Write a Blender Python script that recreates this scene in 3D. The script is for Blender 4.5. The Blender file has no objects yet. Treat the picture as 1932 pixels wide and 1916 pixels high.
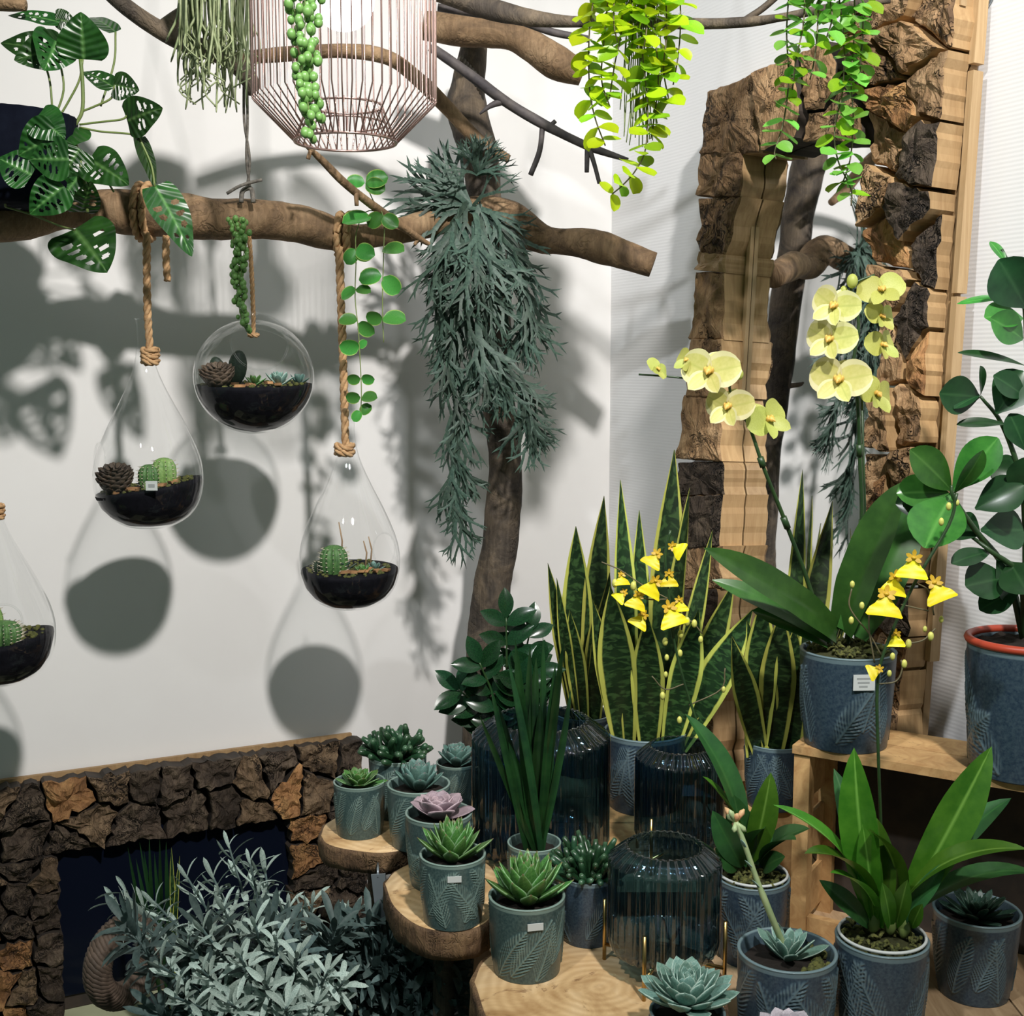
import bpy, math, random
import numpy as np
from mathutils import Vector, Matrix, noise

# ------------------------------------------------------------------ camera
scene = bpy.context.scene
COL = scene.collection
R = math.radians
F, CX, CY, PITCH, H = 2300.0, 966.0, 958.0, R(6.5), 1.5
cam_d = bpy.data.cameras.new('camera')
cam_d.sensor_fit = 'HORIZONTAL'
cam_d.sensor_width = 36.0
cam_d.lens = 36.0 * F / 1932.0
cam_d.clip_start = 0.02
cam = bpy.data.objects.new('camera', cam_d)
cam.location = (0, 0, H)
cam.rotation_euler = (R(90) - PITCH, 0, 0)
COL.objects.link(cam)
scene.camera = cam
# ------------------------------------------------------------------ world, lights, exposure
world = bpy.data.worlds.new('world')
scene.world = world
world.use_nodes = True
world.node_tree.nodes['Background'].inputs[0].default_value = (0.66, 1.0, 0.85, 1)
world.node_tree.nodes['Background'].inputs[1].default_value = 0.13


def spot(name, loc, target, power, size, angle, blend=0.6, col=(1, 1, 1)):
    d = bpy.data.lights.new(name, 'SPOT')
    d.energy, d.shadow_soft_size, d.spot_size, d.spot_blend, d.color = power, size, R(angle), blend, col
    o = bpy.data.objects.new(name, d)
    o.location = loc
    o.rotation_euler = (Vector(target) - Vector(loc)).to_track_quat('-Z', 'Y').to_euler()
    COL.objects.link(o)
    return o


spot('ceiling_spot', (0.62, -0.15, 3.45), (-0.25, 2.6, 1.30), 500, 0.075, 62, 0.9, (1, 0.96, 0.92))
spot('ceiling_spot', (-0.75, 0.25, 3.0), (0.95, 2.1, 1.5), 115, 0.05, 75, 0.8, (0.97, 0.99, 1))
scene.view_settings.view_transform = 'Standard'
scene.view_settings.look = 'None'
scene.view_settings.exposure = 0.0
scene.view_settings.gamma = 1.0
scene.view_settings.use_curve_mapping = False

random.seed(11)
rnd = random.uniform
UP = Vector((0, 0, 1))
EYE = Vector((0, 0, H))
FWD = Vector((0, math.cos(PITCH), -math.sin(PITCH)))


# ------------------------------------------------------------------ placing helpers
def ray(px, py):
    u, v = (px - CX) / F, (CY - py) / F
    return Vector((u, math.cos(PITCH) + v * math.sin(PITCH), -math.sin(PITCH) + v * math.cos(PITCH)))


def P(px, py, Y):                    # the point seen at a pixel, Y metres into the room
    r = ray(px, py)
    return EYE + r * (Y / r.y)


def G(px, py, z):                    # the point seen at a pixel on a level surface
    r = ray(px, py)
    return EYE + r * ((z - H) / r.z)


def on_plane(px, py, p0, n):
    r = ray(px, py)
    return EYE + r * ((p0 - EYE).dot(n) / r.dot(n))


def S(w, p):                         # pixels to metres at a point
    return w * (Vector(p) - EYE).dot(FWD) / F


# ------------------------------------------------------------------ mesh builder
class MB:
    def __init__(self):
        self.v, self.f, self.uv, self.mi = [], [], [], []

    def add(self, verts, faces, uvs=None, mi=0):
        b = len(self.v)
        self.v.extend([Vector(p) for p in verts])
        self.uv.extend(uvs if uvs is not None else [(0.5, 0.5)] * len(verts))
        self.f.extend([tuple(i + b for i in f) for f in faces])
        self.mi.extend([mi] * len(faces))
        return self

    def tube(self, pts, rad, n=8, cap=True, mi=0, wob=0.0, wsc=20.0):
        pts = [Vector(p) for p in pts]
        m = len(pts)
        if not hasattr(rad, '__len__'):
            rad = [rad] * m
        t0 = (pts[1] - pts[0]).normalized()
        ref = UP if abs(t0.z) < 0.9 else Vector((1, 0, 0))
        nx = t0.cross(ref).normalized()
        V, Fc, U = [], [], []
        ln = 0
        for i in range(m):
            t = (pts[min(i + 1, m - 1)] - pts[max(i - 1, 0)])
            if t.length < 1e-9:
                t = t0
            t.normalize()
            nx = (nx - t * nx.dot(t))
            if nx.length < 1e-6:
                nx = t.orthogonal()
            nx.normalize()
            ny = t.cross(nx)
            if i:
                ln += (pts[i] - pts[i - 1]).length
            for k in range(n):
                a = 2 * math.pi * k / n
                d = nx * math.cos(a) + ny * math.sin(a)
                r = rad[i]
                if wob:
                    q = (pts[i] + d * r) * wsc
                    r *= 1 + wob * noise.noise(q) + 0.4 * wob * noise.noise(q * 3.1)
                V.append(pts[i] + d * r)
                U.append((k / n, ln))
        for i in range(m - 1):
            for k in range(n):
                k2 = (k + 1) % n
                Fc.append((i * n + k, i * n + k2, (i + 1) * n + k2, (i + 1) * n + k))
        if cap:
            V += [pts[0], pts[-1]]
            U += [(0.5, 0), (0.5, ln)]
            a, b = len(V) - 2, len(V) - 1
            for k in range(n):
                k2 = (k + 1) % n
                Fc.append((a, k2, k))
                Fc.append((b, (m - 1) * n + k, (m - 1) * n + k2))
        return self.add(V, Fc, U, mi)

    def lathe(self, prof, n=32, c=(0, 0, 0), rfun=None, mi=0, flip=False):
        c = Vector(c)
        V, Fc, U = [], [], []
        m = len(prof)
        for i, (r, z) in enumerate(prof):
            for k in range(n):
                a = 2 * math.pi * k / n
                rr = r * (rfun(a, z) if rfun else 1)
                V.append(c + Vector((rr * math.cos(a), rr * math.sin(a), z)))
                U.append((k / n, i / (m - 1)))
        for i in range(m - 1):
            for k in range(n):
                k2 = (k + 1) % n
                q = (i * n + k, i * n + k2, (i + 1) * n + k2, (i + 1) * n + k)
                Fc.append(q[::-1] if flip else q)
        return self.add(V, Fc, U, mi)

    def ball(self, c, r, n=10, m=7, sc=(1, 1, 1), mi=0):
        c = Vector(c)
        V, Fc = [c + Vector((0, 0, -r * sc[2]))], []
        for i in range(1, m):
            ph = math.pi * i / m
            for k in range(n):
                a = 2 * math.pi * k / n
                V.append(c + Vector((r * sc[0] * math.sin(ph) * math.cos(a), r * sc[1] * math.sin(ph) * math.sin(a), -r * sc[2] * math.cos(ph))))
        V.append(c + Vector((0, 0, r * sc[2])))
        for k in range(n):
            k2 = (k + 1) % n
            Fc.append((0, 1 + k2, 1 + k))
            for i in range(m - 2):
                Fc.append((1 + i * n + k, 1 + i * n + k2, 1 + (i + 1) * n + k2, 1 + (i + 1) * n + k))
            Fc.append((len(V) - 1, 1 + (m - 2) * n + k, 1 + (m - 2) * n + k2))
        return self.add(V, Fc, None, mi)

    def box(self, c, ax, ay, az, mi=0):          # centre and three half-axis vectors
        c, ax, ay, az = Vector(c), Vector(ax), Vector(ay), Vector(az)
        V = [c + ax * i + ay * j + az * k for k in (-1, 1) for j in (-1, 1) for i in (-1, 1)]
        if ax.cross(ay).dot(az) < 0:
            fs = [(0, 1, 3, 2), (4, 6, 7, 5), (0, 4, 5, 1), (2, 3, 7, 6), (0, 2, 6, 4), (1, 5, 7, 3)]
        else:
            fs = [(0, 2, 3, 1), (4, 5, 7, 6), (0, 1, 5, 4), (2, 6, 7, 3), (0, 4, 6, 2), (1, 3, 7, 5)]
        return self.add(V, fs, [(0, 0), (1, 0), (0, 1), (1, 1)] * 2, mi)

    def torus(self, c, r, tr, axis=UP, n=40, m=6):
        axis = Vector(axis).normalized()
        x = axis.orthogonal().normalized()
        y = axis.cross(x)
        V, Fc = [], []
        for i in range(n):
            a = 2 * math.pi * i / n
            d = x * math.cos(a) + y * math.sin(a)
            for k in range(m):
                b = 2 * math.pi * k / m
                V.append(Vector(c) + d * (r + tr * math.cos(b)) + axis * tr * math.sin(b))
        for i in range(n):
            for k in range(m):
                i2, k2 = (i + 1) % n, (k + 1) % m
                Fc.append((i * m + k, i2 * m + k, i2 * m + k2, i * m + k2))
        return self.add(V, Fc)

    def merge(self, other, M):
        b = len(self.v)
        self.v.extend([M @ p for p in other.v])
        self.uv.extend(other.uv)
        self.f.extend([tuple(i + b for i in f) for f in other.f])
        self.mi.extend(other.mi)
        return self

    def mesh(self, name, mats, smooth=True, origin=None):
        o = Vector(origin) if origin is not None else Vector((0, 0, 0))
        me = bpy.data.meshes.new(name)
        me.from_pydata([p - o for p in self.v], [], self.f)
        uvl = me.uv_layers.new(name='UVMap')
        li = np.empty(len(me.loops), dtype=np.int32)
        me.loops.foreach_get('vertex_index', li)
        uvl.data.foreach_set('uv', np.array(self.uv, dtype=np.float32)[li].ravel())
        for m in (mats if isinstance(mats, (list, tuple)) else [mats]):
            me.materials.append(m)
        me.polygons.foreach_set('material_index', self.mi)
        me.polygons.foreach_set('use_smooth', [smooth] * len(self.f))
        me.update()
        return me


WM = {}                               # world matrix of each object built


def link(name, me, Mw=None, parent=None):
    o = bpy.data.objects.new(name, me)
    COL.objects.link(o)
    Mw = Mw if Mw is not None else Matrix.Identity(4)
    WM[o.name] = Mw
    if parent is not None:
        o.parent = parent
        o.matrix_local = WM[parent.name].inverted() @ Mw
    else:
        o.matrix_world = Mw
        o.matrix_basis = Mw
    return o


def build(name, mb, mats, parent=None, smooth=True, origin=None):
    if origin is None:
        a = np.array([tuple(p) for p in mb.v])
        lo, hi = a.min(0), a.max(0)
        origin = ((lo[0] + hi[0]) / 2, (lo[1] + hi[1]) / 2, lo[2])
    me = mb.mesh(name, mats, smooth, origin)
    return link(name, me, Matrix.Translation(Vector(origin)), parent)


def tag(o, label=None, cat=None, group=None, kind=None):
    if label: o['label'] = label
    if cat: o['category'] = cat
    if group: o['group'] = group
    if kind: o['kind'] = kind
    return o


def thing(name, loc, label, cat, group=None):
    o = bpy.data.objects.new(name, None)
    o.empty_display_size = 0.02
    COL.objects.link(o)
    o.location = loc
    WM[o.name] = Matrix.Translation(Vector(loc))
    return tag(o, label, cat, group)


def orient(base, d, nrm, s=1.0):      # mesh grows along +Y, faces +Z
    y = Vector(d).normalized()
    z = Vector(nrm) - y * Vector(nrm).dot(y)
    if z.length < 1e-5:
        z = y.orthogonal()
    z.normalize()
    x = y.cross(z)
    sx, sy, sz = (s, s, s) if not hasattr(s, '__len__') else s
    b = Vector(base)
    return Matrix(((x.x * sx, y.x * sy, z.x * sz, b.x), (x.y * sx, y.y * sy, z.y * sz, b.y), (x.z * sx, y.z * sy, z.z * sz, b.z), (0, 0, 0, 1)))


def smooth_path(pts, k=6):            # Catmull-Rom through points given as tuples of any length
    pts = [np.array(p, dtype=float) for p in pts]
    q = [2 * pts[0] - pts[1]] + pts + [2 * pts[-1] - pts[-2]]
    out = []
    for i in range(1, len(q) - 2):
        for j in range(k):
            t = j / k
            out.append(0.5 * (2 * q[i] + (q[i + 1] - q[i - 1]) * t + (2 * q[i - 1] - 5 * q[i] + 4 * q[i + 1] - q[i + 2]) * t * t + (3 * q[i] - q[i - 1] - 3 * q[i + 1] + q[i + 2]) * t ** 3))
    out.append(pts[-1])
    return out


def pix_path(pts, k=6):               # (px, py, Y) -> smooth world points
    return [P(*q[:3]) for q in smooth_path(pts, k)]


# ------------------------------------------------------------------ materials
def nodes_of(name):
    m = bpy.data.materials.new(name)
    m.use_nodes = True
    nt = m.node_tree
    nt.nodes.clear()
    return m, nt


def N(nt, typ, **kw):
    n = nt.nodes.new(typ)
    for k, v in kw.items():
        if k.startswith('i_'):
            key = k[2:]
            n.inputs[int(key) if key.isdigit() else key.replace('_', ' ')].default_value = v
        else:
            setattr(n, k, v)
    return n


def L4(c):
    return (c[0], c[1], c[2], 1)


def mix_col(nt, fac, a, b, mode='MIX'):
    m = N(nt, 'ShaderNodeMix', data_type='RGBA', blend_type=mode)
    for sock, val in ((0, fac), (6, a), (7, b)):
        if hasattr(val, 'is_output'):
            nt.links.new(val, m.inputs[sock])
        else:
            m.inputs[sock].default_value = L4(val) if hasattr(val, '__len__') else val
    return m.outputs[2]


def ramp(nt, fac, stops):
    r = N(nt, 'ShaderNodeValToRGB')
    while len(r.color_ramp.elements) < len(stops):
        r.color_ramp.elements.new(0.5)
    for e, (p, c) in zip(r.color_ramp.elements, stops):
        e.position = p
        e.color = L4(c) if hasattr(c, '__len__') else (c, c, c, 1)
    nt.links.new(fac, r.inputs[0])
    return r.outputs[0]


def math_n(nt, op, a, b=None, c=None):
    m = N(nt, 'ShaderNodeMath', operation=op)
    for i, v in enumerate((a, b, c)):
        if v is None: continue
        if hasattr(v, 'is_output'): nt.links.new(v, m.inputs[i])
        else: m.inputs[i].default_value = v
    return m.outputs[0]


def noise_n(nt, vec, scale, detail=4, rough=0.6, dist=0.0):
    n = N(nt, 'ShaderNodeTexNoise')
    n.inputs['Scale'].default_value = scale
    n.inputs['Detail'].default_value = detail
    n.inputs['Roughness'].default_value = rough
    n.inputs['Distortion'].default_value = dist
    nt.links.new(vec, n.inputs['Vector'])
    return n.outputs[0]


def finish(nt, m, col, rough, bump=None, bstr=0.3, bdist=0.002, metal=0.0, coat=0.0, transl=0.0, tcol=None, spec=0.5):
    b = N(nt, 'ShaderNodeBsdfPrincipled')
    if hasattr(col, 'is_output'): nt.links.new(col, b.inputs['Base Color'])
    else: b.inputs['Base Color'].default_value = L4(col)
    if hasattr(rough, 'is_output'): nt.links.new(rough, b.inputs['Roughness'])
    else: b.inputs['Roughness'].default_value = rough
    b.inputs['Metallic'].default_value = metal
    b.inputs['Coat Weight'].default_value = coat
    b.inputs['Coat Roughness'].default_value = 0.12
    b.inputs['Specular IOR Level'].default_value = spec
    if bump is not None:
        bp = N(nt, 'ShaderNodeBump')
        bp.inputs['Strength'].default_value = bstr
        bp.inputs['Distance'].default_value = bdist
        nt.links.new(bump, bp.inputs['Height'])
        nt.links.new(bp.outputs[0], b.inputs['Normal'])
    out = N(nt, 'ShaderNodeOutputMaterial')
    if transl > 0:
        t = N(nt, 'ShaderNodeBsdfTranslucent')
        if tcol is not None: t.inputs[0].default_value = L4(tcol)
        elif hasattr(col, 'is_output'): nt.links.new(col, t.inputs[0])
        else: t.inputs[0].default_value = L4(col)
        mx = N(nt, 'ShaderNodeMixShader')
        mx.inputs[0].default_value = transl
        nt.links.new(b.outputs[0], mx.inputs[1])
        nt.links.new(t.outputs[0], mx.inputs[2])
        nt.links.new(mx.outputs[0], out.inputs[0])
    else:
        nt.links.new(b.outputs[0], out.inputs[0])
    return m


def coords(nt, kind='Object', scale=None):
    tc = N(nt, 'ShaderNodeTexCoord')
    v = tc.outputs[kind]
    if scale:
        mp = N(nt, 'ShaderNodeMapping')
        mp.inputs['Scale'].default_value = scale
        nt.links.new(v, mp.inputs['Vector'])
        v = mp.outputs[0]
    return v


def mat_plain(name, c1, c2=None, rough=0.6, nscale=30, bump=0.2, bscale=None, bdist=0.002, metal=0, coat=0, vary=0.0, detail=4, transl=0, spec=0.5, scale=None, lo=0.3, hi=0.7):
    m, nt = nodes_of(name)
    v = coords(nt, 'Object', scale)
    col = c1
    if c2 is not None:
        col = ramp(nt, noise_n(nt, v, nscale, detail), [(lo, c1), (hi, c2)])
    if vary:
        oi = N(nt, 'ShaderNodeObjectInfo')
        k = math_n(nt, 'MULTIPLY_ADD', oi.outputs['Random'], 2 * vary, 1 - vary)
        hs = N(nt, 'ShaderNodeHueSaturation')
        nt.links.new(k, hs.inputs['Value'])
        if hasattr(col, 'is_output'): nt.links.new(col, hs.inputs['Color'])
        else: hs.inputs['Color'].default_value = L4(col)
        col = hs.outputs[0]
    bp = noise_n(nt, v, bscale or nscale * 2, 5) if bump else None
    return finish(nt, m, col, rough, bp, bump, bdist, metal, coat, transl, None, spec)


def mat_leaf(name, c1, c2, rib=None, edge=None, edge_w=0.12, rough=0.4, transl=0.2, vary=0.25, veins=0.0, vscale=14, band=None, nscale=25, tip=None, tip_at=0.8, spec=0.5, coat=0.0):
    m, nt = nodes_of(name)
    uv = N(nt, 'ShaderNodeTexCoord').outputs['UV']
    sep = N(nt, 'ShaderNodeSeparateXYZ')
    nt.links.new(uv, sep.inputs[0])
    ob = coords(nt, 'Object')
    col = ramp(nt, noise_n(nt, ob, nscale, 4), [(0.3, c1), (0.7, c2)])
    d = math_n(nt, 'MULTIPLY', math_n(nt, 'ABSOLUTE', math_n(nt, 'SUBTRACT', sep.outputs[0], 0.5)), 2.0)
    if band is not None:              # wavy cross bands
        mp = N(nt, 'ShaderNodeMapping')
        mp.inputs['Scale'].default_value = (3, 34, 1)
        nt.links.new(uv, mp.inputs['Vector'])
        bn = noise_n(nt, mp.outputs[0], 1.0, 3, 0.5, 0.6)
        col = mix_col(nt, ramp(nt, bn, [(0.48, 0.0), (0.6, 0.75)]), col, band)
    if rib is not None:
        f = ramp(nt, d, [(0.0, 0.9), (0.12, 0.0)])
        col = mix_col(nt, f, col, rib)
    if edge is not None:
        e2 = math_n(nt, 'ADD', d, math_n(nt, 'MULTIPLY', noise_n(nt, ob, 40, 2), 0.12))
        f = ramp(nt, e2, [(1 - edge_w + 0.02, 0.0), (1 - edge_w + 0.09, 1.0)])
        col = mix_col(nt, f, col, edge)
    if tip is not None:
        f = ramp(nt, sep.outputs[1], [(tip_at, 0.0), (1.0, 1.0)])
        col = mix_col(nt, f, col, tip)
    if vary:
        oi = N(nt, 'ShaderNodeObjectInfo')
        hs = N(nt, 'ShaderNodeHueSaturation')
        nt.links.new(math_n(nt, 'MULTIPLY_ADD', oi.outputs['Random'], 2 * vary, 1 - vary), hs.inputs['Value'])
        nt.links.new(math_n(nt, 'MULTIPLY_ADD', oi.outputs['Random'], 0.03, 0.485), hs.inputs['Hue'])
        nt.links.new(col, hs.inputs['Color'])
        col = hs.outputs[0]
    bump = None
    if veins:
        q = math_n(nt, 'SINE', math_n(nt, 'MULTIPLY', math_n(nt, 'SUBTRACT', sep.outputs[1], math_n(nt, 'MULTIPLY', d, 0.18)), vscale * 6.28))
        bump = q
    return finish(nt, m, col, rough, bump, veins, 0.0012, transl=transl, spec=spec, coat=coat)


def mat_glass(name, tint, ior=1.45, rough=0.0, extra=0.0, gcol=(1, 1, 1)):
    m, nt = nodes_of(name)
    lw = N(nt, 'ShaderNodeLayerWeight')
    lw.inputs[0].default_value = 0.5
    f0 = ((ior - 1) / (ior + 1)) ** 2 + extra
    f = math_n(nt, 'MULTIPLY_ADD', math_n(nt, 'POWER', lw.outputs['Facing'], 5.0), 1 - f0, f0)
    tr = N(nt, 'ShaderNodeBsdfTransparent')
    tr.inputs[0].default_value = L4(tint)
    gl = N(nt, 'ShaderNodeBsdfGlossy')
    gl.inputs[0].default_value = L4(gcol)
    gl.inputs['Roughness'].default_value = rough
    mx = N(nt, 'ShaderNodeMixShader')
    nt.links.new(f, mx.inputs[0])
    nt.links.new(tr.outputs[0], mx.inputs[1])
    nt.links.new(gl.outputs[0], mx.inputs[2])
    out = N(nt, 'ShaderNodeOutputMaterial')
    nt.links.new(mx.outputs[0], out.inputs[0])
    return m


def mat_wood_weathered(name, c_light, c_mid, c_dark, crack=0.9, sc=1.0, bump=0.9):
    m, nt = nodes_of(name)
    v = coords(nt, 'Object')
    oi = N(nt, 'ShaderNodeObjectInfo')
    ad = N(nt, 'ShaderNodeVectorMath', operation='ADD')
    nt.links.new(v, ad.inputs[0])
    nt.links.new(oi.outputs['Location'], ad.inputs[1])
    v = ad.outputs[0]
    n1 = noise_n(nt, v, 14 * sc, 6, 0.65, 0.8)
    col = ramp(nt, n1, [(0.28, c_dark), (0.48, c_mid), (0.68, c_light)])
    # long grain
    mp = N(nt, 'ShaderNodeMapping')
    mp.inputs['Scale'].default_value = (90 * sc, 90 * sc, 10 * sc)
    nt.links.new(v, mp.inputs['Vector'])
    g = noise_n(nt, mp.outputs[0], 1, 4, 0.6, 1.5)
    col = mix_col(nt, 0.45, col, ramp(nt, g, [(0.35, 0.35), (0.65, 1.0)]), 'MULTIPLY')
    # cracks
    wv = noise_n(nt, v, 20 * sc, 3)
    mx = mix_col(nt, 0.25, v, wv)
    vo = N(nt, 'ShaderNodeTexVoronoi', feature='DISTANCE_TO_EDGE')
    vo.inputs['Scale'].default_value = 26 * sc
    nt.links.new(mx, vo.inputs['Vector'])
    msk = ramp(nt, noise_n(nt, v, 9 * sc, 3), [(0.5, 0.0), (0.62, 1.0)])
    ck = ramp(nt, vo.outputs[0], [(0.0, 1.0), (0.10, 0.0)])
    ckm = math_n(nt, 'MULTIPLY', math_n(nt, 'MULTIPLY', ck, msk), crack)
    col = mix_col(nt, ckm, col, (0.02, 0.015, 0.012))
    k = math_n(nt, 'MULTIPLY_ADD', oi.outputs['Random'], 0.6, 0.7)
    hs = N(nt, 'ShaderNodeHueSaturation')
    nt.links.new(k, hs.inputs['Value'])
    nt.links.new(col, hs.inputs['Color'])
    hgt = math_n(nt, 'SUBTRACT', math_n(nt, 'ADD', n1, math_n(nt, 'MULTIPLY', g, 0.5)), ckm)
    return finish(nt, m, hs.outputs[0], 0.75, hgt, bump, 0.012, spec=0.25)


def mat_sawn(name, c1, c2, sc=(60, 60, 6), rough=0.6, vary=0.2, knots=False):
    m, nt = nodes_of(name)
    v = coords(nt, 'Object', sc)
    g = noise_n(nt, v, 1.0, 5, 0.6, 1.2)
    col = ramp(nt, g, [(0.3, c1), (0.7, c2)])
    if knots:
        kn = noise_n(nt, coords(nt, 'Object'), 17, 4, 0.6, 1.0)
        col = mix_col(nt, ramp(nt, kn, [(0.62, 0.0), (0.72, 0.8)]), col, (0.10, 0.05, 0.02))
    oi = N(nt, 'ShaderNodeObjectInfo')
    hs = N(nt, 'ShaderNodeHueSaturation')
    nt.links.new(math_n(nt, 'MULTIPLY_ADD', oi.outputs['Random'], 2 * vary, 1 - vary), hs.inputs['Value'])
    nt.links.new(col, hs.inputs['Color'])
    return finish(nt, m, hs.outputs[0], rough, g, 0.25, 0.002, spec=0.3)


def mat_slice(name):                  # end grain: rings round the object's origin
    m, nt = nodes_of(name)
    v = coords(nt, 'Object')
    sp = N(nt, 'ShaderNodeSeparateXYZ')
    nt.links.new(v, sp.inputs[0])
    r = math_n(nt, 'SQRT', math_n(nt, 'ADD', math_n(nt, 'POWER', sp.outputs[0], 2.0), math_n(nt, 'POWER', sp.outputs[1], 2.0)))
    r2 = math_n(nt, 'ADD', r, math_n(nt, 'MULTIPLY', noise_n(nt, v, 9, 3), 0.03))
    ring = math_n(nt, 'SINE', math_n(nt, 'MULTIPLY', r2, 420))
    base = ramp(nt, noise_n(nt, v, 11, 5, 0.6, 0.8), [(0.3, (0.40, 0.235, 0.10)), (0.48, (0.66, 0.45, 0.23)), (0.70, (0.80, 0.60, 0.36))])
    col = mix_col(nt, math_n(nt, 'MULTIPLY_ADD', ring, 0.13, 0.15), base, (0.30, 0.15, 0.05))
    st = ramp(nt, noise_n(nt, v, 13, 6, 0.72, 2.2), [(0.57, 0.0), (0.64, 0.75)])
    col = mix_col(nt, st, col, (0.20, 0.10, 0.045))
    return finish(nt, m, col, 0.55, noise_n(nt, v, 90, 4), 0.2, 0.002, spec=0.3)


def mat_pot(name, raised, deep):      # glaze: vertex colour 'relief' holds the embossing, the glaze pools darker in it
    m, nt = nodes_of(name)
    at = N(nt, 'ShaderNodeAttribute', attribute_name='relief')
    v = coords(nt, 'Object')
    oi = N(nt, 'ShaderNodeObjectInfo')
    base = ramp(nt, noise_n(nt, v, 16, 4), [(0.35, deep), (0.65, tuple(0.78 * a + 0.22 * b for a, b in zip(deep, raised)))])
    col = mix_col(nt, at.outputs['Fac'], base, raised)
    col = mix_col(nt, ramp(nt, noise_n(nt, v, 120, 3), [(0.62, 0.0), (0.75, 0.2)]), col, tuple(min(1, c * 1.5) for c in raised))
    hs = N(nt, 'ShaderNodeHueSaturation')
    nt.links.new(math_n(nt, 'MULTIPLY_ADD', oi.outputs['Random'], 0.25, 0.87), hs.inputs['Value'])
    nt.links.new(col, hs.inputs['Color'])
    return finish(nt, m, hs.outputs[0], 0.32, noise_n(nt, v, 220, 3), 0.15, 0.001, coat=0.15)


M = {}
M['wall'] = mat_plain('white_plaster', (0.80, 0.785, 0.775), (0.84, 0.83, 0.82), 0.75, 3, 0.06, 60, 0.002, spec=0.2)


def _ribbed():
    m, nt = nodes_of('ribbed_white_paper')
    v = coords(nt, 'Object')
    sp = N(nt, 'ShaderNodeSeparateXYZ')
    nt.links.new(v, sp.inputs[0])
    w = math_n(nt, 'SINE', math_n(nt, 'MULTIPLY', sp.outputs[2], 900))
    w2 = math_n(nt, 'ADD', w, math_n(nt, 'MULTIPLY', noise_n(nt, v, 60, 3), 1.2))
    return finish(nt, m, (0.83, 0.83, 0.84), 0.7, w2, 0.10, 0.0008, spec=0.2)


M['wall_r'] = _ribbed()
M['floor'] = mat_plain('dark_floor', (0.03, 0.03, 0.032), (0.06, 0.055, 0.05), 0.6, 8)
M['bark'] = mat_wood_weathered('driftwood', (0.40, 0.27, 0.155), (0.26, 0.165, 0.09), (0.10, 0.065, 0.04), 0.25, 0.8, 0.5)
M['bark_dark'] = mat_wood_weathered('dark_bark', (0.19, 0.145, 0.10), (0.085, 0.068, 0.053), (0.025, 0.022, 0.021), 0.3, 0.9, 0.5)
M['twig'] = mat_plain('dark_twig', (0.035, 0.03, 0.035), (0.10, 0.085, 0.08), 0.7, 40, 0.4)
M['twig_brown'] = mat_plain('brown_twig', (0.22, 0.13, 0.07), (0.40, 0.28, 0.17), 0.7, 30, 0.4)
M['teak'] = mat_wood_weathered('old_teak', (0.44, 0.29, 0.16), (0.30, 0.18, 0.09), (0.11, 0.065, 0.038), 1.0, 1.0, 1.0)
M['teak_grey'] = mat_wood_weathered('grey_teak', (0.15, 0.112, 0.078), (0.075, 0.054, 0.039), (0.02, 0.015, 0.012), 1.0, 1.2, 1.0)
M['teak_orange'] = mat_wood_weathered('orange_teak', (0.50, 0.29, 0.12), (0.34, 0.17, 0.07), (0.12, 0.06, 0.03), 0.8, 1.2, 0.8)
M['sawn'] = mat_sawn('sawn_teak', (0.33, 0.20, 0.092), (0.47, 0.31, 0.155))
M['batten'] = mat_sawn('pale_batten', (0.40, 0.26, 0.13), (0.54, 0.38, 0.21), (80, 80, 5))
M['crate'] = mat_sawn('crate_wood', (0.40, 0.22, 0.09), (0.62, 0.40, 0.18), (30, 30, 30), knots=True)
M['plank'] = mat_sawn('table_plank', (0.34, 0.22, 0.12), (0.56, 0.40, 0.24), (40, 6, 40), knots=True)
M['backing'] = mat_plain('dark_backing', (0.02, 0.016, 0.013), (0.05, 0.035, 0.025), 0.8, 20)
M['slice'] = mat_slice('cut_log')
M['bark_rim'] = mat_wood_weathered('log_bark', (0.26, 0.165, 0.085), (0.15, 0.09, 0.05), (0.05, 0.032, 0.022), 0.3, 1.2, 0.7)
M['mirror'] = mat_plain('mirror_silver', (0.90, 0.91, 0.92), None, 0.02, bump=0, metal=1.0)
M['dark_reflection'] = mat_plain('dark_reflection_panel', (0.004, 0.006, 0.014), None, 0.08, bump=0, spec=0.25)  # black gloss panel: the dark room's reflection is put into its colour
M['glass'] = mat_glass('clear_glass', (0.985, 0.99, 0.99), 1.42, extra=0.0)
M['glass_blue'] = mat_glass('smoky_blue_glass', (0.38, 0.53, 0.62), 1.5, 0.05, 0.05)
M['rope'] = mat_plain('jute', (0.36, 0.20, 0.09), (0.58, 0.37, 0.19), 0.85, 90, 0.6, 260)
M['twine'] = mat_plain('grey_twine', (0.09, 0.08, 0.07), (0.28, 0.25, 0.21), 0.85, 120, 0.6, 260)
M['copper'] = mat_plain('copper_wire', (0.40, 0.26, 0.23), (0.52, 0.36, 0.32), 0.3, 20, 0, metal=0.75)
M['brass'] = mat_plain('brass', (0.50, 0.34, 0.13), None, 0.28, bump=0, metal=1.0)
M['steel'] = mat_plain('grey_steel', (0.35, 0.40, 0.44), None, 0.35, bump=0, metal=0.7)
M['black'] = mat_plain('black_plastic', (0.008, 0.009, 0.012), None, 0.45, bump=0)
M['navy_pot'] = mat_plain('navy_pot', (0.002, 0.003, 0.008), (0.004, 0.006, 0.013), 0.9, 30, 0.2, spec=0.1)
M['soil'] = mat_plain('potting_soil', (0.012, 0.009, 0.007), (0.06, 0.04, 0.025), 0.95, 160, 1.0, 200, 0.006)
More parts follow.
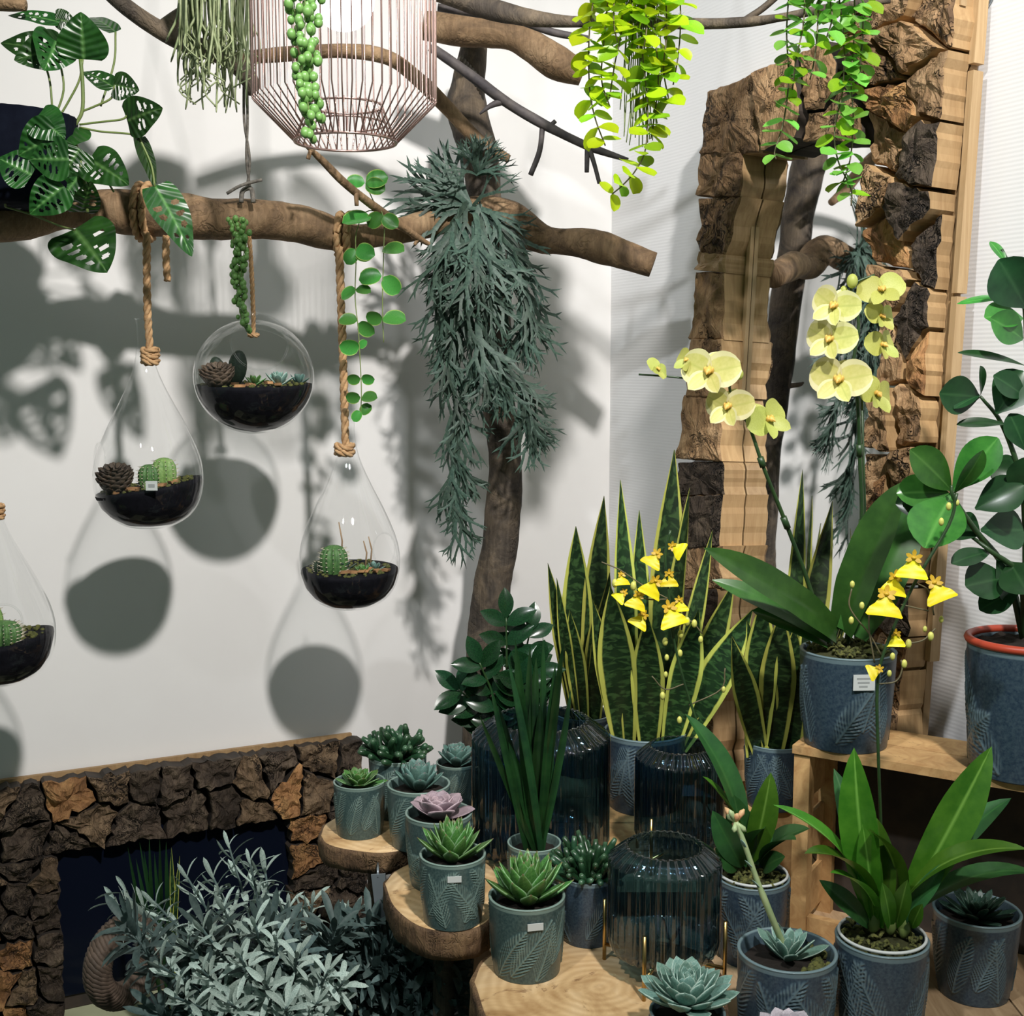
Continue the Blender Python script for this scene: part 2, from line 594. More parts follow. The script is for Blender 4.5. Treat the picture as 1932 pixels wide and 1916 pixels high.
M['soil_black'] = mat_plain('black_substrate', (0.002, 0.002, 0.004), (0.006, 0.006, 0.010), 0.8, 90, 0.3, spec=0.15)
M['moss'] = mat_plain('moss', (0.035, 0.05, 0.01), (0.20, 0.20, 0.05), 0.95, 120, 1.0, 200, 0.008)
M['bark_chip'] = mat_plain('bark_chips', (0.24, 0.11, 0.045), (0.46, 0.25, 0.11), 0.85, 50, 0.5, vary=0.3)
M['pot'] = mat_pot('teal_glaze', (0.20, 0.285, 0.25), (0.030, 0.060, 0.062))
M['pot_blue'] = mat_pot('blue_glaze', (0.14, 0.205, 0.225), (0.017, 0.034, 0.058))
M['red_rim'] = mat_plain('red_rim', (0.42, 0.055, 0.025), None, 0.4, bump=0)
M['price'] = mat_plain('price_tag', (0.52, 0.55, 0.54), None, 0.5, bump=0)
M['ink'] = mat_plain('tag_print', (0.28, 0.30, 0.30), None, 0.6, bump=0)
M['pale_green'] = mat_plain('pale_green_board', (0.36, 0.38, 0.24), (0.44, 0.46, 0.30), 0.6, 10)
M['monstera'] = mat_leaf('monstera_leaf', (0.008, 0.032, 0.008), (0.028, 0.105, 0.016), rib=(0.10, 0.22, 0.06), rough=0.32, transl=0.16, vary=0.5, veins=0.5, vscale=7)
M['stem'] = mat_plain('green_stem', (0.13, 0.20, 0.05), (0.22, 0.27, 0.09), 0.5, 30, 0.1)
M['stem_dark'] = mat_plain('dark_green_stem', (0.012, 0.035, 0.012), (0.03, 0.07, 0.018), 0.4, 30, 0.1)
M['stem_brown'] = mat_plain('brown_stem', (0.07, 0.065, 0.03), (0.15, 0.12, 0.06), 0.6, 30, 0.2)
M['pearl'] = mat_plain('pearl_leaf', (0.10, 0.26, 0.05), (0.26, 0.48, 0.14), 0.35, 120, 0, transl=0.1)
M['rhip'] = mat_plain('rhipsalis_stem', (0.16, 0.22, 0.09), (0.42, 0.46, 0.25), 0.5, 50, 0, transl=0.15)
M['lime'] = mat_leaf('lime_leaf', (0.16, 0.42, 0.015), (0.40, 0.66, 0.03), rough=0.35, transl=0.40, vary=0.35, nscale=60)
M['lime_y'] = mat_leaf('yellow_lime_leaf', (0.36, 0.60, 0.01), (0.66, 0.78, 0.02), rough=0.35, transl=0.45, vary=0.25, nscale=60)
M['apple'] = mat_leaf('apple_green_leaf', (0.10, 0.34, 0.04), (0.26, 0.55, 0.09), rough=0.35, transl=0.35, vary=0.3, nscale=60)
M['hoya'] = mat_leaf('coin_leaf', (0.03, 0.17, 0.03), (0.10, 0.34, 0.06), rough=0.3, transl=0.2, vary=0.45, nscale=50, edge=(0.35, 0.5, 0.12), edge_w=0.06)
M['stag'] = mat_leaf('staghorn_frond', (0.018, 0.044, 0.034), (0.066, 0.115, 0.080), rough=0.55, transl=0.1, vary=0.45, nscale=20)
M['snake'] = mat_leaf('snake_leaf', (0.006, 0.018, 0.007), (0.014, 0.036, 0.011), edge=(0.48, 0.50, 0.10), edge_w=0.24, band=(0.045, 0.10, 0.03), rough=0.35, transl=0.1, vary=0.35)
M['orchid_leaf'] = mat_leaf('orchid_leaf', (0.022, 0.085, 0.016), (0.05, 0.16, 0.028), rough=0.28, transl=0.1, vary=0.4)
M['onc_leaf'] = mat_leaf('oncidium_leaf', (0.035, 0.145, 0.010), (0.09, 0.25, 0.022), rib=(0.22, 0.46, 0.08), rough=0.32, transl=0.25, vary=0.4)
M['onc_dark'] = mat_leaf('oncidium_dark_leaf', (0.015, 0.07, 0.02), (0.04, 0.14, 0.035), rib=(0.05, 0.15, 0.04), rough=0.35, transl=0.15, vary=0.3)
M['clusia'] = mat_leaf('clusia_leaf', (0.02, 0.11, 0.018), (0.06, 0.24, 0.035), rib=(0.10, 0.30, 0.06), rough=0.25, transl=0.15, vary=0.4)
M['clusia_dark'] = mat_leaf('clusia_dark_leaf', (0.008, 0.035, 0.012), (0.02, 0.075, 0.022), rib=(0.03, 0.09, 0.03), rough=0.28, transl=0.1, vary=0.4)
M['zz'] = mat_leaf('zz_leaf', (0.004, 0.020, 0.008), (0.012, 0.055, 0.018), rough=0.22, transl=0.08, vary=0.35)
M['aloe'] = mat_leaf('dark_strap_leaf', (0.004, 0.020, 0.007), (0.014, 0.055, 0.012), rough=0.3, transl=0.05, vary=0.4)
M['ech_green'] = mat_leaf('green_rosette_leaf', (0.035, 0.12, 0.022), (0.10, 0.24, 0.055), rough=0.4, transl=0.0, vary=0.2, tip=(0.16, 0.09, 0.05), tip_at=0.93, edge=(0.24, 0.40, 0.20), edge_w=0.08)
M['ech_blue'] = mat_leaf('blue_rosette_leaf', (0.065, 0.15, 0.13), (0.14, 0.25, 0.215), rough=0.55, transl=0.0, vary=0.2, tip=(0.14, 0.12, 0.12), tip_at=0.92)
M['ech_pale'] = mat_leaf('pale_blue_rosette_leaf', (0.09, 0.21, 0.175), (0.21, 0.34, 0.28), rough=0.55, transl=0.0, vary=0.2, edge=(0.45, 0.58, 0.50), edge_w=0.10)
M['ech_purple'] = mat_leaf('purple_rosette_leaf', (0.30, 0.22, 0.26), (0.45, 0.35, 0.38), rough=0.5, transl=0.0, vary=0.25, edge=(0.55, 0.42, 0.46), edge_w=0.08)
M['ech_lilac'] = mat_leaf('lilac_rosette_leaf', (0.42, 0.38, 0.43), (0.55, 0.51, 0.55), rough=0.55, transl=0.0, vary=0.12)
M['ech_dark'] = mat_leaf('dark_rosette_leaf', (0.010, 0.03, 0.02), (0.035, 0.075, 0.05), rough=0.4, transl=0.0, vary=0.3)
M['finger'] = mat_leaf('finger_leaf', (0.006, 0.026, 0.012), (0.020, 0.065, 0.026), rough=0.3, transl=0.0, vary=0.35, tip=(0.045, 0.10, 0.05), tip_at=0.9)
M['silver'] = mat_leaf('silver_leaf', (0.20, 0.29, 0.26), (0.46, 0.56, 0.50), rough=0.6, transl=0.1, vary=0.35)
M['silver_dark'] = mat_leaf('silver_shade_leaf', (0.04, 0.075, 0.075), (0.09, 0.14, 0.13), rough=0.6, transl=0.1, vary=0.35)  # darker silver leaf, shade among the back shoots put into its colour
M['petal'] = mat_leaf('pale_yellow_petal', (0.58, 0.57, 0.15), (0.70, 0.67, 0.25), rough=0.5, transl=0.3, vary=0.08, nscale=4, edge=(0.74, 0.71, 0.38), edge_w=0.3, rib=(0.54, 0.55, 0.14))
M['petal_g'] = mat_leaf('green_yellow_petal', (0.46, 0.50, 0.10), (0.58, 0.61, 0.17), rough=0.5, transl=0.35, vary=0.1, nscale=30)
M['lip'] = mat_plain('orchid_lip', (0.72, 0.50, 0.12), (0.62, 0.30, 0.05), 0.5, 200, 0)
M['onc_lip'] = mat_leaf('yellow_lip', (0.86, 0.70, 0.0), (0.92, 0.80, 0.02), rough=0.45, transl=0.3, vary=0.08)
M['onc_petal'] = mat_plain('spotted_petal', (0.66, 0.46, 0.02), (0.30, 0.12, 0.015), 0.5, 420, 0, lo=0.45, hi=0.6)
M['bud'] = mat_plain('yellow_green_bud', (0.45, 0.48, 0.10), (0.65, 0.62, 0.15), 0.5, 200, 0)
M['cactus'] = mat_plain('cactus_skin', (0.03, 0.09, 0.025), (0.10, 0.22, 0.06), 0.55, 140, 0.4, 300)
M['cactus_l'] = mat_plain('light_cactus_skin', (0.10, 0.22, 0.05), (0.26, 0.40, 0.12), 0.55, 140, 0.4, 300)
M['cactus_d'] = mat_plain('dark_cactus_skin', (0.010, 0.022, 0.014), (0.03, 0.055, 0.03), 0.5, 140, 0.3, 300)
M['spine'] = mat_plain('cactus_spine', (0.55, 0.50, 0.38), None, 0.6, bump=0)
M['cone'] = mat_plain('pine_cone', (0.03, 0.02, 0.014), (0.13, 0.09, 0.06), 0.7, 90, 0.4, vary=0.4)
M['wicker'] = mat_plain('wicker', (0.05, 0.035, 0.025), (0.13, 0.09, 0.065), 0.7, 60, 0.4)
M['flower_orange'] = mat_plain('orange_bud', (0.60, 0.26, 0.14), (0.62, 0.46, 0.22), 0.5, 150, 0)
M['flower_stalk'] = mat_plain('pale_stalk', (0.30, 0.42, 0.20), (0.42, 0.50, 0.26), 0.5, 60, 0.1)


def _emit(name, col, strength):
    m, nt = nodes_of(name)
    e = N(nt, 'ShaderNodeEmission')
    e.inputs[0].default_value = L4(col)
    e.inputs[1].default_value = strength
    o = N(nt, 'ShaderNodeOutputMaterial')
    nt.links.new(e.outputs[0], o.inputs[0])
    return m


M['bulb'] = _emit('lit_bulb', (0.97, 0.98, 1.0), 9.0)
# ================================================================== the room
CORNER = Vector((0.246, 3.07, 0))
DL = Vector((-0.9015, -0.4328, 0)).normalized()      # along the left wall, away from the corner
DR = Vector((0.4328, -0.9015, 0)).normalized()       # along the right wall, away from the corner
NL, NR = DR.copy(), DL.copy()                        # wall normals, into the room


def slab(name, c, ax, ay, az, m):
    o = build(name, MB().box(c, ax, ay, az), m, smooth=False, origin=c)
    return tag(o, kind='structure')


slab('wall_left', CORNER + DL * 1.6 - NL * 0.05 + UP * 1.55, DL * 1.7, NL * 0.05, UP * 1.55, M['wall'])
slab('wall_right', CORNER + DR * 1.65 - NR * 0.05 + UP * 1.55, DR * 1.65, NR * 0.05, UP * 1.55, M['wall_r'])
slab('floor', Vector((-0.2, 1.3, -0.05)), Vector((2.6, 0, 0)), Vector((0, 2.4, 0)), UP * 0.05, M['floor'])

TABLE, RISER, CRATE_Z = 0.60, 0.68, 0.92
Z1, Z2, Z3 = 0.72, 0.715, 0.665


def wall_x(y, off=0.0):               # x of the right wall's face at a depth
    t = (CORNER.y - y + NR.y * off) / 0.9015
    return CORNER.x + NR.x * off + 0.4328 * t


# ------------------------------------------------------------------ display table of planks
table = thing('plank_table', (0.4, 1.8, 0), 'low plank display table carrying crate, log slices and potted plants', 'table')
xs = [-0.06 + 0.155 * i for i in range(9)]
for i in range(7):
    x0, x1 = xs[i] + 0.0015, xs[i + 1] - 0.0015
    yb0 = min(2.50, 3.07 - 0.9015 * ((x0 - 0.246 + 0.01) / 0.4328) if x0 > 0.3 else 2.50)
    yb1 = min(2.50, 3.07 - 0.9015 * ((x1 - 0.246 + 0.01) / 0.4328) if x1 > 0.3 else 2.50)
    if yb1 < 1.25: yb1 = 1.2
    yf = 1.12
    q = [(x0, yf), (x1, yf), (x1, yb1), (x0, yb0)]
    mb = MB()
    mb.add([(x, y, z) for z in (TABLE - 0.028, TABLE) for x, y in q], [(3, 2, 1, 0), (4, 5, 6, 7), (0, 1, 5, 4), (1, 2, 6, 5), (2, 3, 7, 6), (3, 0, 4, 7)])
    build('plank', mb, M['plank'], table, False)
for x, y in ((-0.02, 1.16), (-0.02, 2.44), (0.40, 2.44), (0.95, 1.16)):
    build('leg', MB().box((x, y, 0.286), (0.025, 0, 0), (0, 0.025, 0), (0, 0, 0.286)), M['plank'], table, False)

riser = thing('plank_riser', (0.17, 2.2, TABLE), 'low wooden plank riser behind the ribbed blue glass vases', 'riser')
for i in range(5):
    yc = 1.945 + i * 0.13
    build('slat', MB().box((0.14, yc, RISER - 0.009), (0.19, 0, 0), (0, 0.061, 0), (0, 0, 0.009)), M['crate'], riser, False)
for x in (-0.02, 0.15, 0.32):
    build('bearer', MB().box((x, 2.19, (TABLE + RISER - 0.018) / 2), (0.012, 0, 0), (0, 0.29, 0), (0, 0, (RISER - 0.018 - TABLE) / 2)), M['crate'], riser, False)

# ------------------------------------------------------------------ crate
E1 = Vector((0.85, -0.527, 0)).normalized()
E2 = Vector((0.527, 0.85, 0)).normalized()
c0 = G(1495, 1405, CRATE_Z)
crate = thing('wooden_crate', (c0.x, c0.y, TABLE), 'upturned rough wooden crate carrying the yellow orchid pot', 'crate')


def cbox(name, a0, a1, b0, b1, z0, z1, m=None):
    c = c0 + E1 * (a0 + a1) / 2 + E2 * (b0 + b1) / 2
    c.z = (z0 + z1) / 2
    return build(name, MB().box(c, E1 * (a1 - a0) / 2, E2 * (b1 - b0) / 2, UP * (z1 - z0) / 2), m or M['crate'], crate, False)


for b0, b1 in ((0, 0.08), (0.083, 0.163)):
    cbox('top_board', 0, 0.41, b0, b1, CRATE_Z - 0.013, CRATE_Z)
for a in (0.002, 0.383):
    for b in (0.004, 0.134):
        cbox('corner_post', a, a + 0.025, b, b + 0.025, TABLE, CRATE_Z - 0.013)
for z in (TABLE + 0.02, TABLE + 0.12, TABLE + 0.22):
    cbox('side_slat', 0.004, 0.012, 0.03, 0.133, z, z + 0.07, M['crate'])
cbox('bottom_rail', 0.028, 0.13, 0.008, 0.022, TABLE, TABLE + 0.045)
cbox('back_panel', 0.028, 0.383, 0.150, 0.158, TABLE, CRATE_Z - 0.013, M['backing'])


# ------------------------------------------------------------------ frames of broken teak pieces
def clip_half(poly, p, n):
    out = []
    for i in range(len(poly)):
        a, b = poly[i], poly[(i + 1) % len(poly)]
        da, db = (a[0] - p[0]) * n[0] + (a[1] - p[1]) * n[1], (b[0] - p[0]) * n[0] + (b[1] - p[1]) * n[1]
        if da <= 0: out.append(a)
        if da * db < 0:
            t = da / (da - db)
            out.append((a[0] + (b[0] - a[0]) * t, a[1] + (b[1] - a[1]) * t))
    return out


def voronoi(w, h, nx, ny, jit, seed):
    rg = random.Random(seed)
    pts = [((i + 0.5 + rg.uniform(-jit, jit)) * w / nx, (j + 0.5 + rg.uniform(-jit, jit)) * h / ny) for j in range(ny) for i in range(nx)]
    cells = []
    for i, p in enumerate(pts):
        poly = [(0, 0), (w, 0), (w, h), (0, h)]
        for k, q in enumerate(pts):
            if k == i: continue
            mid = ((p[0] + q[0]) / 2, (p[1] + q[1]) / 2)
            poly = clip_half(poly, mid, (q[0] - p[0], q[1] - p[1]))
            if len(poly) < 3: break
        if len(poly) >= 3: cells.append(poly)
    return cells


class Frame:
    def __init__(self, o, a, b, n):
        self.o, self.a, self.b, self.n = o, a, b, n

    def pt(self, a, b, n):
        return self.o + self.a * a + self.b * b + self.n * n

    def at(self, px, py, h):
        q = on_plane(px, py, self.o + self.n * h, self.n) - self.o
        return (q.dot(self.a), q.dot(self.b))

    def piece(self, name, poly, h0, h1, mats, parent, gap=0.002, jag=0.004, rough=0.006, dome=0.15):
        # poly in (a, b), counter-clockwise seen from the front
        area = sum(poly[i][0] * poly[(i + 1) % len(poly)][1] - poly[(i + 1) % len(poly)][0] * poly[i][1] for i in range(len(poly)))
        if area < 0: poly = poly[::-1]
        if abs(area) < 6e-5: return None
        out = []
        for i in range(len(poly)):
            p, q = poly[i], poly[(i + 1) % len(poly)]
            m = max(2, int(math.hypot(q[0] - p[0], q[1] - p[1]) / 0.011))
            for k in range(m):
                out.append((p[0] + (q[0] - p[0]) * k / m, p[1] + (q[1] - p[1]) * k / m))
        cx, cy = sum(p[0] for p in out) / len(out), sum(p[1] for p in out) / len(out)
        size = math.sqrt(abs(area) / 2)
        sd = rnd(0, 100)
        o2 = []
        for x, y in out:
            dx, dy = x - cx, y - cy
            l = math.hypot(dx, dy) + 1e-9
            j = jag * noise.noise(Vector((x * 60, y * 60, sd))) + 0.5 * jag * noise.noise(Vector((x * 160, y * 160, sd)))
            k = (l - gap + j - abs(jag) * 0.3) / l
            o2.append((cx + dx * k, cy + dy * k))
        n = len(o2)
        V, Fc, mi = [], [], []
        rings = [(1.0, h0), (1.0, h1 - 0.004), (0.95, h1), (0.78, h1 + dome * size * 0.10), (0.55, h1 + dome * size * 0.2), (0.28, h1 + dome * size * 0.25)]
        for r, (s, hh) in enumerate(rings):
            for x, y in o2:
                xx, yy = cx + (x - cx) * s, cy + (y - cy) * s
                dz = 0 if r < 1 else rough * (noise.noise(Vector((xx * 28, yy * 28, sd))) + 0.7 * noise.noise(Vector((xx * 75, yy * 75, sd))))
                if r == 1: dz *= 0.5
                V.append(self.pt(xx, yy, hh + dz))
        V.append(self.pt(cx, cy, h1 + dome * size * 0.25 + rough * noise.noise(Vector((cx * 28, cy * 28, sd)))))
        for r in range(len(rings) - 1):
            for k in range(n):
                k2 = (k + 1) % n
                Fc.append((r * n + k, r * n + k2, (r + 1) * n + k2, (r + 1) * n + k))
                mi.append(1 if r == 0 else 0)
        for k in range(n):
            Fc.append(((len(rings) - 1) * n + k, (len(rings) - 1) * n + (k + 1) % n, len(V) - 1))
            mi.append(0)
        Fc.append(tuple(range(n - 1, -1, -1)))
        mi.append(1)
        mb = MB()
        mb.add(V, Fc)
        mb.mi = mi
        ob = build(name, mb, mats, parent, False)
        return ob

    def board(self, name, a0, a1, b0, b1, n0, n1, m, parent):
        c = self.pt((a0 + a1) / 2, (b0 + b1) / 2, (n0 + n1) / 2)
        return build(name, MB().box(c, self.a * (a1 - a0) / 2, self.b * (b1 - b0) / 2, self.n * (n1 - n0) / 2), m, parent, False)


def lerp_list(lst, y):
    if y <= lst[0][0]: return lst[0][1]
    for (y0, x0), (y1, x1) in zip(lst, lst[1:]):
        if y <= y1: return x0 + (x1 - x0) * (y - y0) / (y1 - y0)
    return lst[-1][1]


# tall mirror leaning on the right wall
LEAN = R(2.6)
bR = (UP * math.cos(LEAN) - NR * math.sin(LEAN))
nR = (NR * math.cos(LEAN) + UP * math.sin(LEAN))
FM = Frame(CORNER + NR * 0.092 + UP * (TABLE + 0.004), DR, bR, nR)
TH = 0.062
mir = thing('teak_mirror', FM.pt(0.75, 0, 0.03), 'tall mirror framed in weathered teak root pieces leaning on the right wall', 'mirror')
aL, _ = FM.at(1412, 650, 0.0)
aIn, _ = FM.at(1625, 500, TH)
aR = FM.at(1744, 500, TH)[0] + 0.006
_, bTop = FM.at(1500, 190, TH)
aFarL, _ = FM.at(1300, 650, TH)
build('mirror_glass', MB().add([FM.pt(aL - 0.02, 0.02, 0.002), FM.pt(aR - 0.03, 0.02, 0.002), FM.pt(aR - 0.03, bTop + 0.03, 0.002), FM.pt(aL - 0.02, bTop + 0.03, 0.002)], [(0, 1, 2, 3)]), M['mirror'], mir, False)
FM.board('backing_board', aFarL + 0.02, aR, 0.0, bTop + 0.04, -0.014, 0.0, M['sawn'], mir)
# pale battens: along the mirror's left edge and up the right side
FM.board('batten', aL - 0.008, aL + 0.003, 0.02, FM.at(1437, 285, 0)[1], 0.003, 0.012, M['batten'], mir)
for y0, y1 in ((1250, 560), (556, 145), (141, -60)):
    b0, b1 = FM.at(1768, y0, 0)[1], FM.at(1800, y1, 0)[1]
    FM.board('batten', aR + 0.001, aR + 0.013, max(b0, 0.0), b1, -0.014, 0.007, M['batten'], mir)
# left upright, one block above the other
LE = [(165, 1331), (290, 1318), (370, 1310), (480, 1316), (520, 1304), (650, 1299), (750, 1291), (850, 1274), (930, 1276), (1030, 1286), (1150, 1278), (1400, 1268)]
RE = [(165, 1420), (290, 1398), (370, 1392), (480, 1368), (520, 1364), (650, 1361), (750, 1356), (870, 1358), (935, 1360), (1030, 1358), (1400, 1340)]
lm = {290: 'teak', 372: 'teak', 482: 'sawn2', 516: 'teak', 640: 'teak', 752: 'teak', 872: 'teak_grey', 935: 'teak_grey', 1032: 'teak', 1110: 'teak_grey', 1200: 'teak'}
ys = [286, 370, 480, 514, 640, 750, 870, 933, 1030, 1110, 1210, 1300, 1400, 1480]
for i in range(len(ys) - 1):
    y0, y1 = ys[i], ys[i + 1]
    tl = rnd(-6, 6)
    poly = []
    for k in range(5):
        y = y1 + (y0 - y1) * k / 4
        poly.append(FM.at(lerp_list(LE, y) + rnd(-5, 5), y + (tl if k in (0, 4) else 0), TH))
    for k in range(5):
        y = y0 + (y1 - y0) * k / 4
        poly.append(FM.at(lerp_list(RE, y) + (0 if i == 2 else rnd(-3, 3)), y, TH))
    mm = M['sawn'] if i == 2 else M['teak_grey'] if i in (6, 7, 9) else M['teak']
    FM.piece('wood_block', poly, 0.004, TH + rnd(-0.006, 0.006), [mm, M['sawn']], mir, -0.0012, 0.003, 0.008, 0.08)
# top rail pieces
top = [[(1330, 172), (1418, 138), (1432, 288), (1396, 292), (1320, 292)], [(1420, 136), (1500, 100), (1512, 210), (1500, 262), (1436, 286)],
       [(1504, 98), (1560, 74), (1575, 150), (1545, 205), (1515, 208)], [(1516, 212), (1548, 208), (1578, 154), (1612, 200), (1618, 268), (1504, 266)]]
for k, q in enumerate(top):
    FM.piece('wood_block', [FM.at(x, y, TH) for x, y in q], 0.004, TH + (0, 0.006, -0.004, -0.008)[k], [M['teak'], M['backing'] if k else M['sawn']], mir, 0.001, 0.004, 0.008, 0.1)
# right upright: many broken pieces between dark gaps
LR = [(-60, 1650), (60, 1570), (140, 1585), (200, 1622), (300, 1622), (370, 1612), (420, 1606), (470, 1612), (510, 1632), (640, 1640), (700, 1640), (860, 1630), (1000, 1622), (1400, 1600)]
RR = [(-60, 1796), (200, 1772), (500, 1742), (800, 1722), (1100, 1706), (1400, 1690)]
nrow = 16
cells = voronoi(2.0, nrow, 2, nrow, 0.36, 5)
for ci, c in enumerate(cells):
    poly = []
    for s, t in c:
        y = -58 + (t / nrow) * 1560
        xl, xr = lerp_list(LR, y), lerp_list(RR, y)
        poly.append(FM.at(xl + (xr - xl) * s / 2.0, y, TH))
    mm = random.choice([M['teak'], M['teak'], M['teak'], M['teak_grey'], M['teak_orange'], M['teak']])
    FM.piece('wood_block', poly, 0.004, TH + rnd(-0.026, 0.008), [mm, M['sawn']], mir, 0.0022, 0.007, 0.013, 0.22)
# hanger hook at the frame's upper corner
hk = FM.pt(aR - 0.003, FM.at(1800, 12, 0)[1], 0.03)
build('hanging_clip', MB().box(hk, FM.a * 0.008, FM.b * 0.017, FM.n * 0.006), M['batten'], mir, False)

# low wide mirror leaning on the left wall
LEAN2 = R(4)
bL = (UP * math.cos(LEAN2) - NL * math.sin(LEAN2))
nL = (NL * math.cos(LEAN2) + UP * math.sin(LEAN2))
LOW = 0.16
F2 = Frame(CORNER + DL * 1.7 + NL * 0.06 + UP * LOW, -DL, bL, nL)
TH2 = 0.05
mir2 = thing('low_mirror', F2.pt(0.7, 0, 0.02), 'low mirror with a painted dark reflection and a rim of grey broken wood pieces on the left wall', 'mirror')


def q2(px, py): return F2.at(px, py, TH2)


bt0, bt1 = q2(0, 1482)[1], q2(670, 1394)[1]
aA, aB = q2(-60, 1700)[0], q2(690, 1500)[0]
bTop2 = (bt0 + bt1) / 2
a_in0, a_in1 = q2(118, 1750)[0], q2(552, 1700)[0]
b_in1 = q2(330, 1580)[1]
F2.board('backing_board', aA, aB - 0.01, 0, bTop2 - 0.01, -0.012, 0, M['backing'], mir2)
F2.board('dark_reflection_panel', a_in0 - 0.02, a_in1 + 0.02, 0.03, b_in1 + 0.02, 0.001, 0.006, M['dark_reflection'], mir2)
F2.board('top_edge', aA, aB - 0.012, bTop2 - 0.011, bTop2 + 0.001, -0.012, 0.001, M['sawn'], mir2)


def fill(a0, a1, b0, b1, nx, ny, seed, mats):
    for c in voronoi(nx, ny, nx, ny, 0.42, seed):
        poly = [(a0 + (a1 - a0) * s / nx, b0 + (b1 - b0) * t / ny) for s, t in c]
        F2.piece('wood_block', poly, 0.004, TH2 + rnd(-0.014, 0.010), [random.choice(mats), M['backing']], mir2, 0.0004, 0.011, 0.016, 0.12)


mg = [M['teak_grey']] * 8 + [M['teak_orange']]
M['teak_brown'] = mat_wood_weathered('brown_teak', (0.27, 0.185, 0.11), (0.15, 0.10, 0.06), (0.03, 0.022, 0.016), 1.0, 1.3, 1.0)
mg[5:8] = [M['teak_brown']] * 3
fill(aA, aB, b_in1, bTop2 - 0.003, 11, 2, 3, mg)
fill(aA, a_in0, 0.0, b_in1, 3, 6, 4, mg)
fill(a_in1, aB, 0.0, b_in1, 2, 6, 9, mg)

ltab = thing('low_table', (-0.6, 2.2, 0), 'low pale green board table below the low mirror', 'table')
tc = CORNER + DL * 1.17 + NL * 0.30
tc.z = LOW - 0.012
build('table_top', MB().box(tc, DL * 0.50, NL * 0.27, UP * 0.010), M['pale_green'], ltab, False)
for s in (-1, 1):
    for u in (-1, 1):
        p = tc + DL * 0.46 * s + NL * 0.23 * u
        build('leg', MB().box((p.x, p.y, (LOW - 0.022) / 2), (0.015, 0, 0), (0, 0.015, 0), (0, 0, (LOW - 0.022) / 2)), M['black'], ltab, False)


# ------------------------------------------------------------------ log slices
def log_slice(rim, z, th, label, post=None):
    pts = [G(q[0], q[1], z) for q in smooth_path(rim + [rim[0]], 8)[:-1]]
    c = sum(pts, Vector()) / len(pts)
    c.z = z
    t = thing('log_slice', (c.x, c.y, z - th), label, 'log slice', 'round slices of cut log')
    area = sum(pts[i].x * pts[(i + 1) % len(pts)].y - pts[(i + 1) % len(pts)].x * pts[i].y for i in range(len(pts)))
    if area < 0: pts = pts[::-1]
    n = len(pts)
    V, Fc = [], []
    for s, dz in ((0.965, -th), (0.97, -0.004), (0.955, 0.0), (0.6, 0.0), (0.3, 0.0)):
        for p in pts:
            q = c + (p - c) * s
            V.append((q.x, q.y, z + dz))
    V.append((c.x, c.y, z))
    for r in range(4):
        for k in range(n):
            Fc.append((r * n + k, r * n + (k + 1) % n, (r + 1) * n + (k + 1) % n, (r + 1) * n + k))
    for k in range(n):
        Fc.append((4 * n + k, 4 * n + (k + 1) % n, len(V) - 1))
    Fc.append(tuple(range(n - 1, -1, -1)))
    build('cut_wood', MB().add(V, Fc), M['slice'], t, True, (c.x, c.y, z - th / 2))
    V, Fc = [], []
    sd = rnd(0, 50)
    for s, dz in ((0.955, -th * 0.995), (1.0, -th), (1.0, -th * 0.66), (1.0, -th * 0.33), (0.998, -0.006), (0.985, -0.001), (0.958, -0.001)):
        for p in pts:
            j = 0 if s < 0.96 else 0.004 * noise.noise(Vector((p.x * 45, p.y * 45, dz * 60 + sd)))
            d = (p - c)
            q = c + d * (s + j / d.length)
            V.append((q.x, q.y, z + dz))
    for r in range(6):
        for k in range(n):
            Fc.append((r * n + k, r * n + (k + 1) % n, (r + 1) * n + (k + 1) % n, (r + 1) * n + k))
    build('bark_rim', MB().add(V, Fc), M['bark_rim'], t)
    if post:
        for dx, dy in post:
            build('post', MB().lathe([(0.001, 0), (0.03, 0), (0.018, 0.03), (0.016, z - th), (0.001, z - th)], 14, (c.x + dx, c.y + dy, 0)), M['bark_dark'], t)
    return t


log_slice([(600, 1575), (612, 1552), (660, 1530), (740, 1515), (840, 1512), (895, 1530), (895, 1556), (850, 1580), (790, 1598), (720, 1609), (650, 1602), (612, 1591)], Z1, 0.036,
          'highest log slice holding three teal succulent pots', [(-0.03, 0.02), (0.07, 0.05)])
log_slice([(722, 1665), (745, 1640), (800, 1619), (880, 1614), (928, 1632), (944, 1676), (926, 1735), (870, 1758), (795, 1750), (742, 1712)], Z2, 0.042,
          'pale log slice holding the purple rosette pot', [(0.0, 0.0)])
log_slice([(885, 1850), (903, 1812), (950, 1785), (1040, 1768), (1140, 1762), (1230, 1770), (1310, 1790), (1362, 1830), (1375, 1910), (1350, 2000), (1230, 2060), (1040, 2030), (925, 1945)], Z3, 0.064,
          'widest log slice under the ribbed glass vase on brass legs')

# ------------------------------------------------------------------ trunk and branches
def limb(pts, n=18, wob=0.14, k=5, wsc=14):
    sp = smooth_path(pts, k)
    ps = [P(*q[:3]) for q in sp]
    rs = [max(0.0008, S(q[3], p)) for q, p in zip(sp, ps)]
    return MB().tube(ps, rs, n, True, 0, wob, wsc)


def branch(name, pts, m, label, group='bare branches tied to the trunk', n=14, wob=0.12, cat='branch', subs=()):
    sp = smooth_path(pts, 5)
    o = build(name, limb(pts, n, wob), M[m], None)
    tag(o, label, cat, group)
    for q in subs:
        build('side_twig', limb(q, 8, 0.1), M[m], o)
    return o


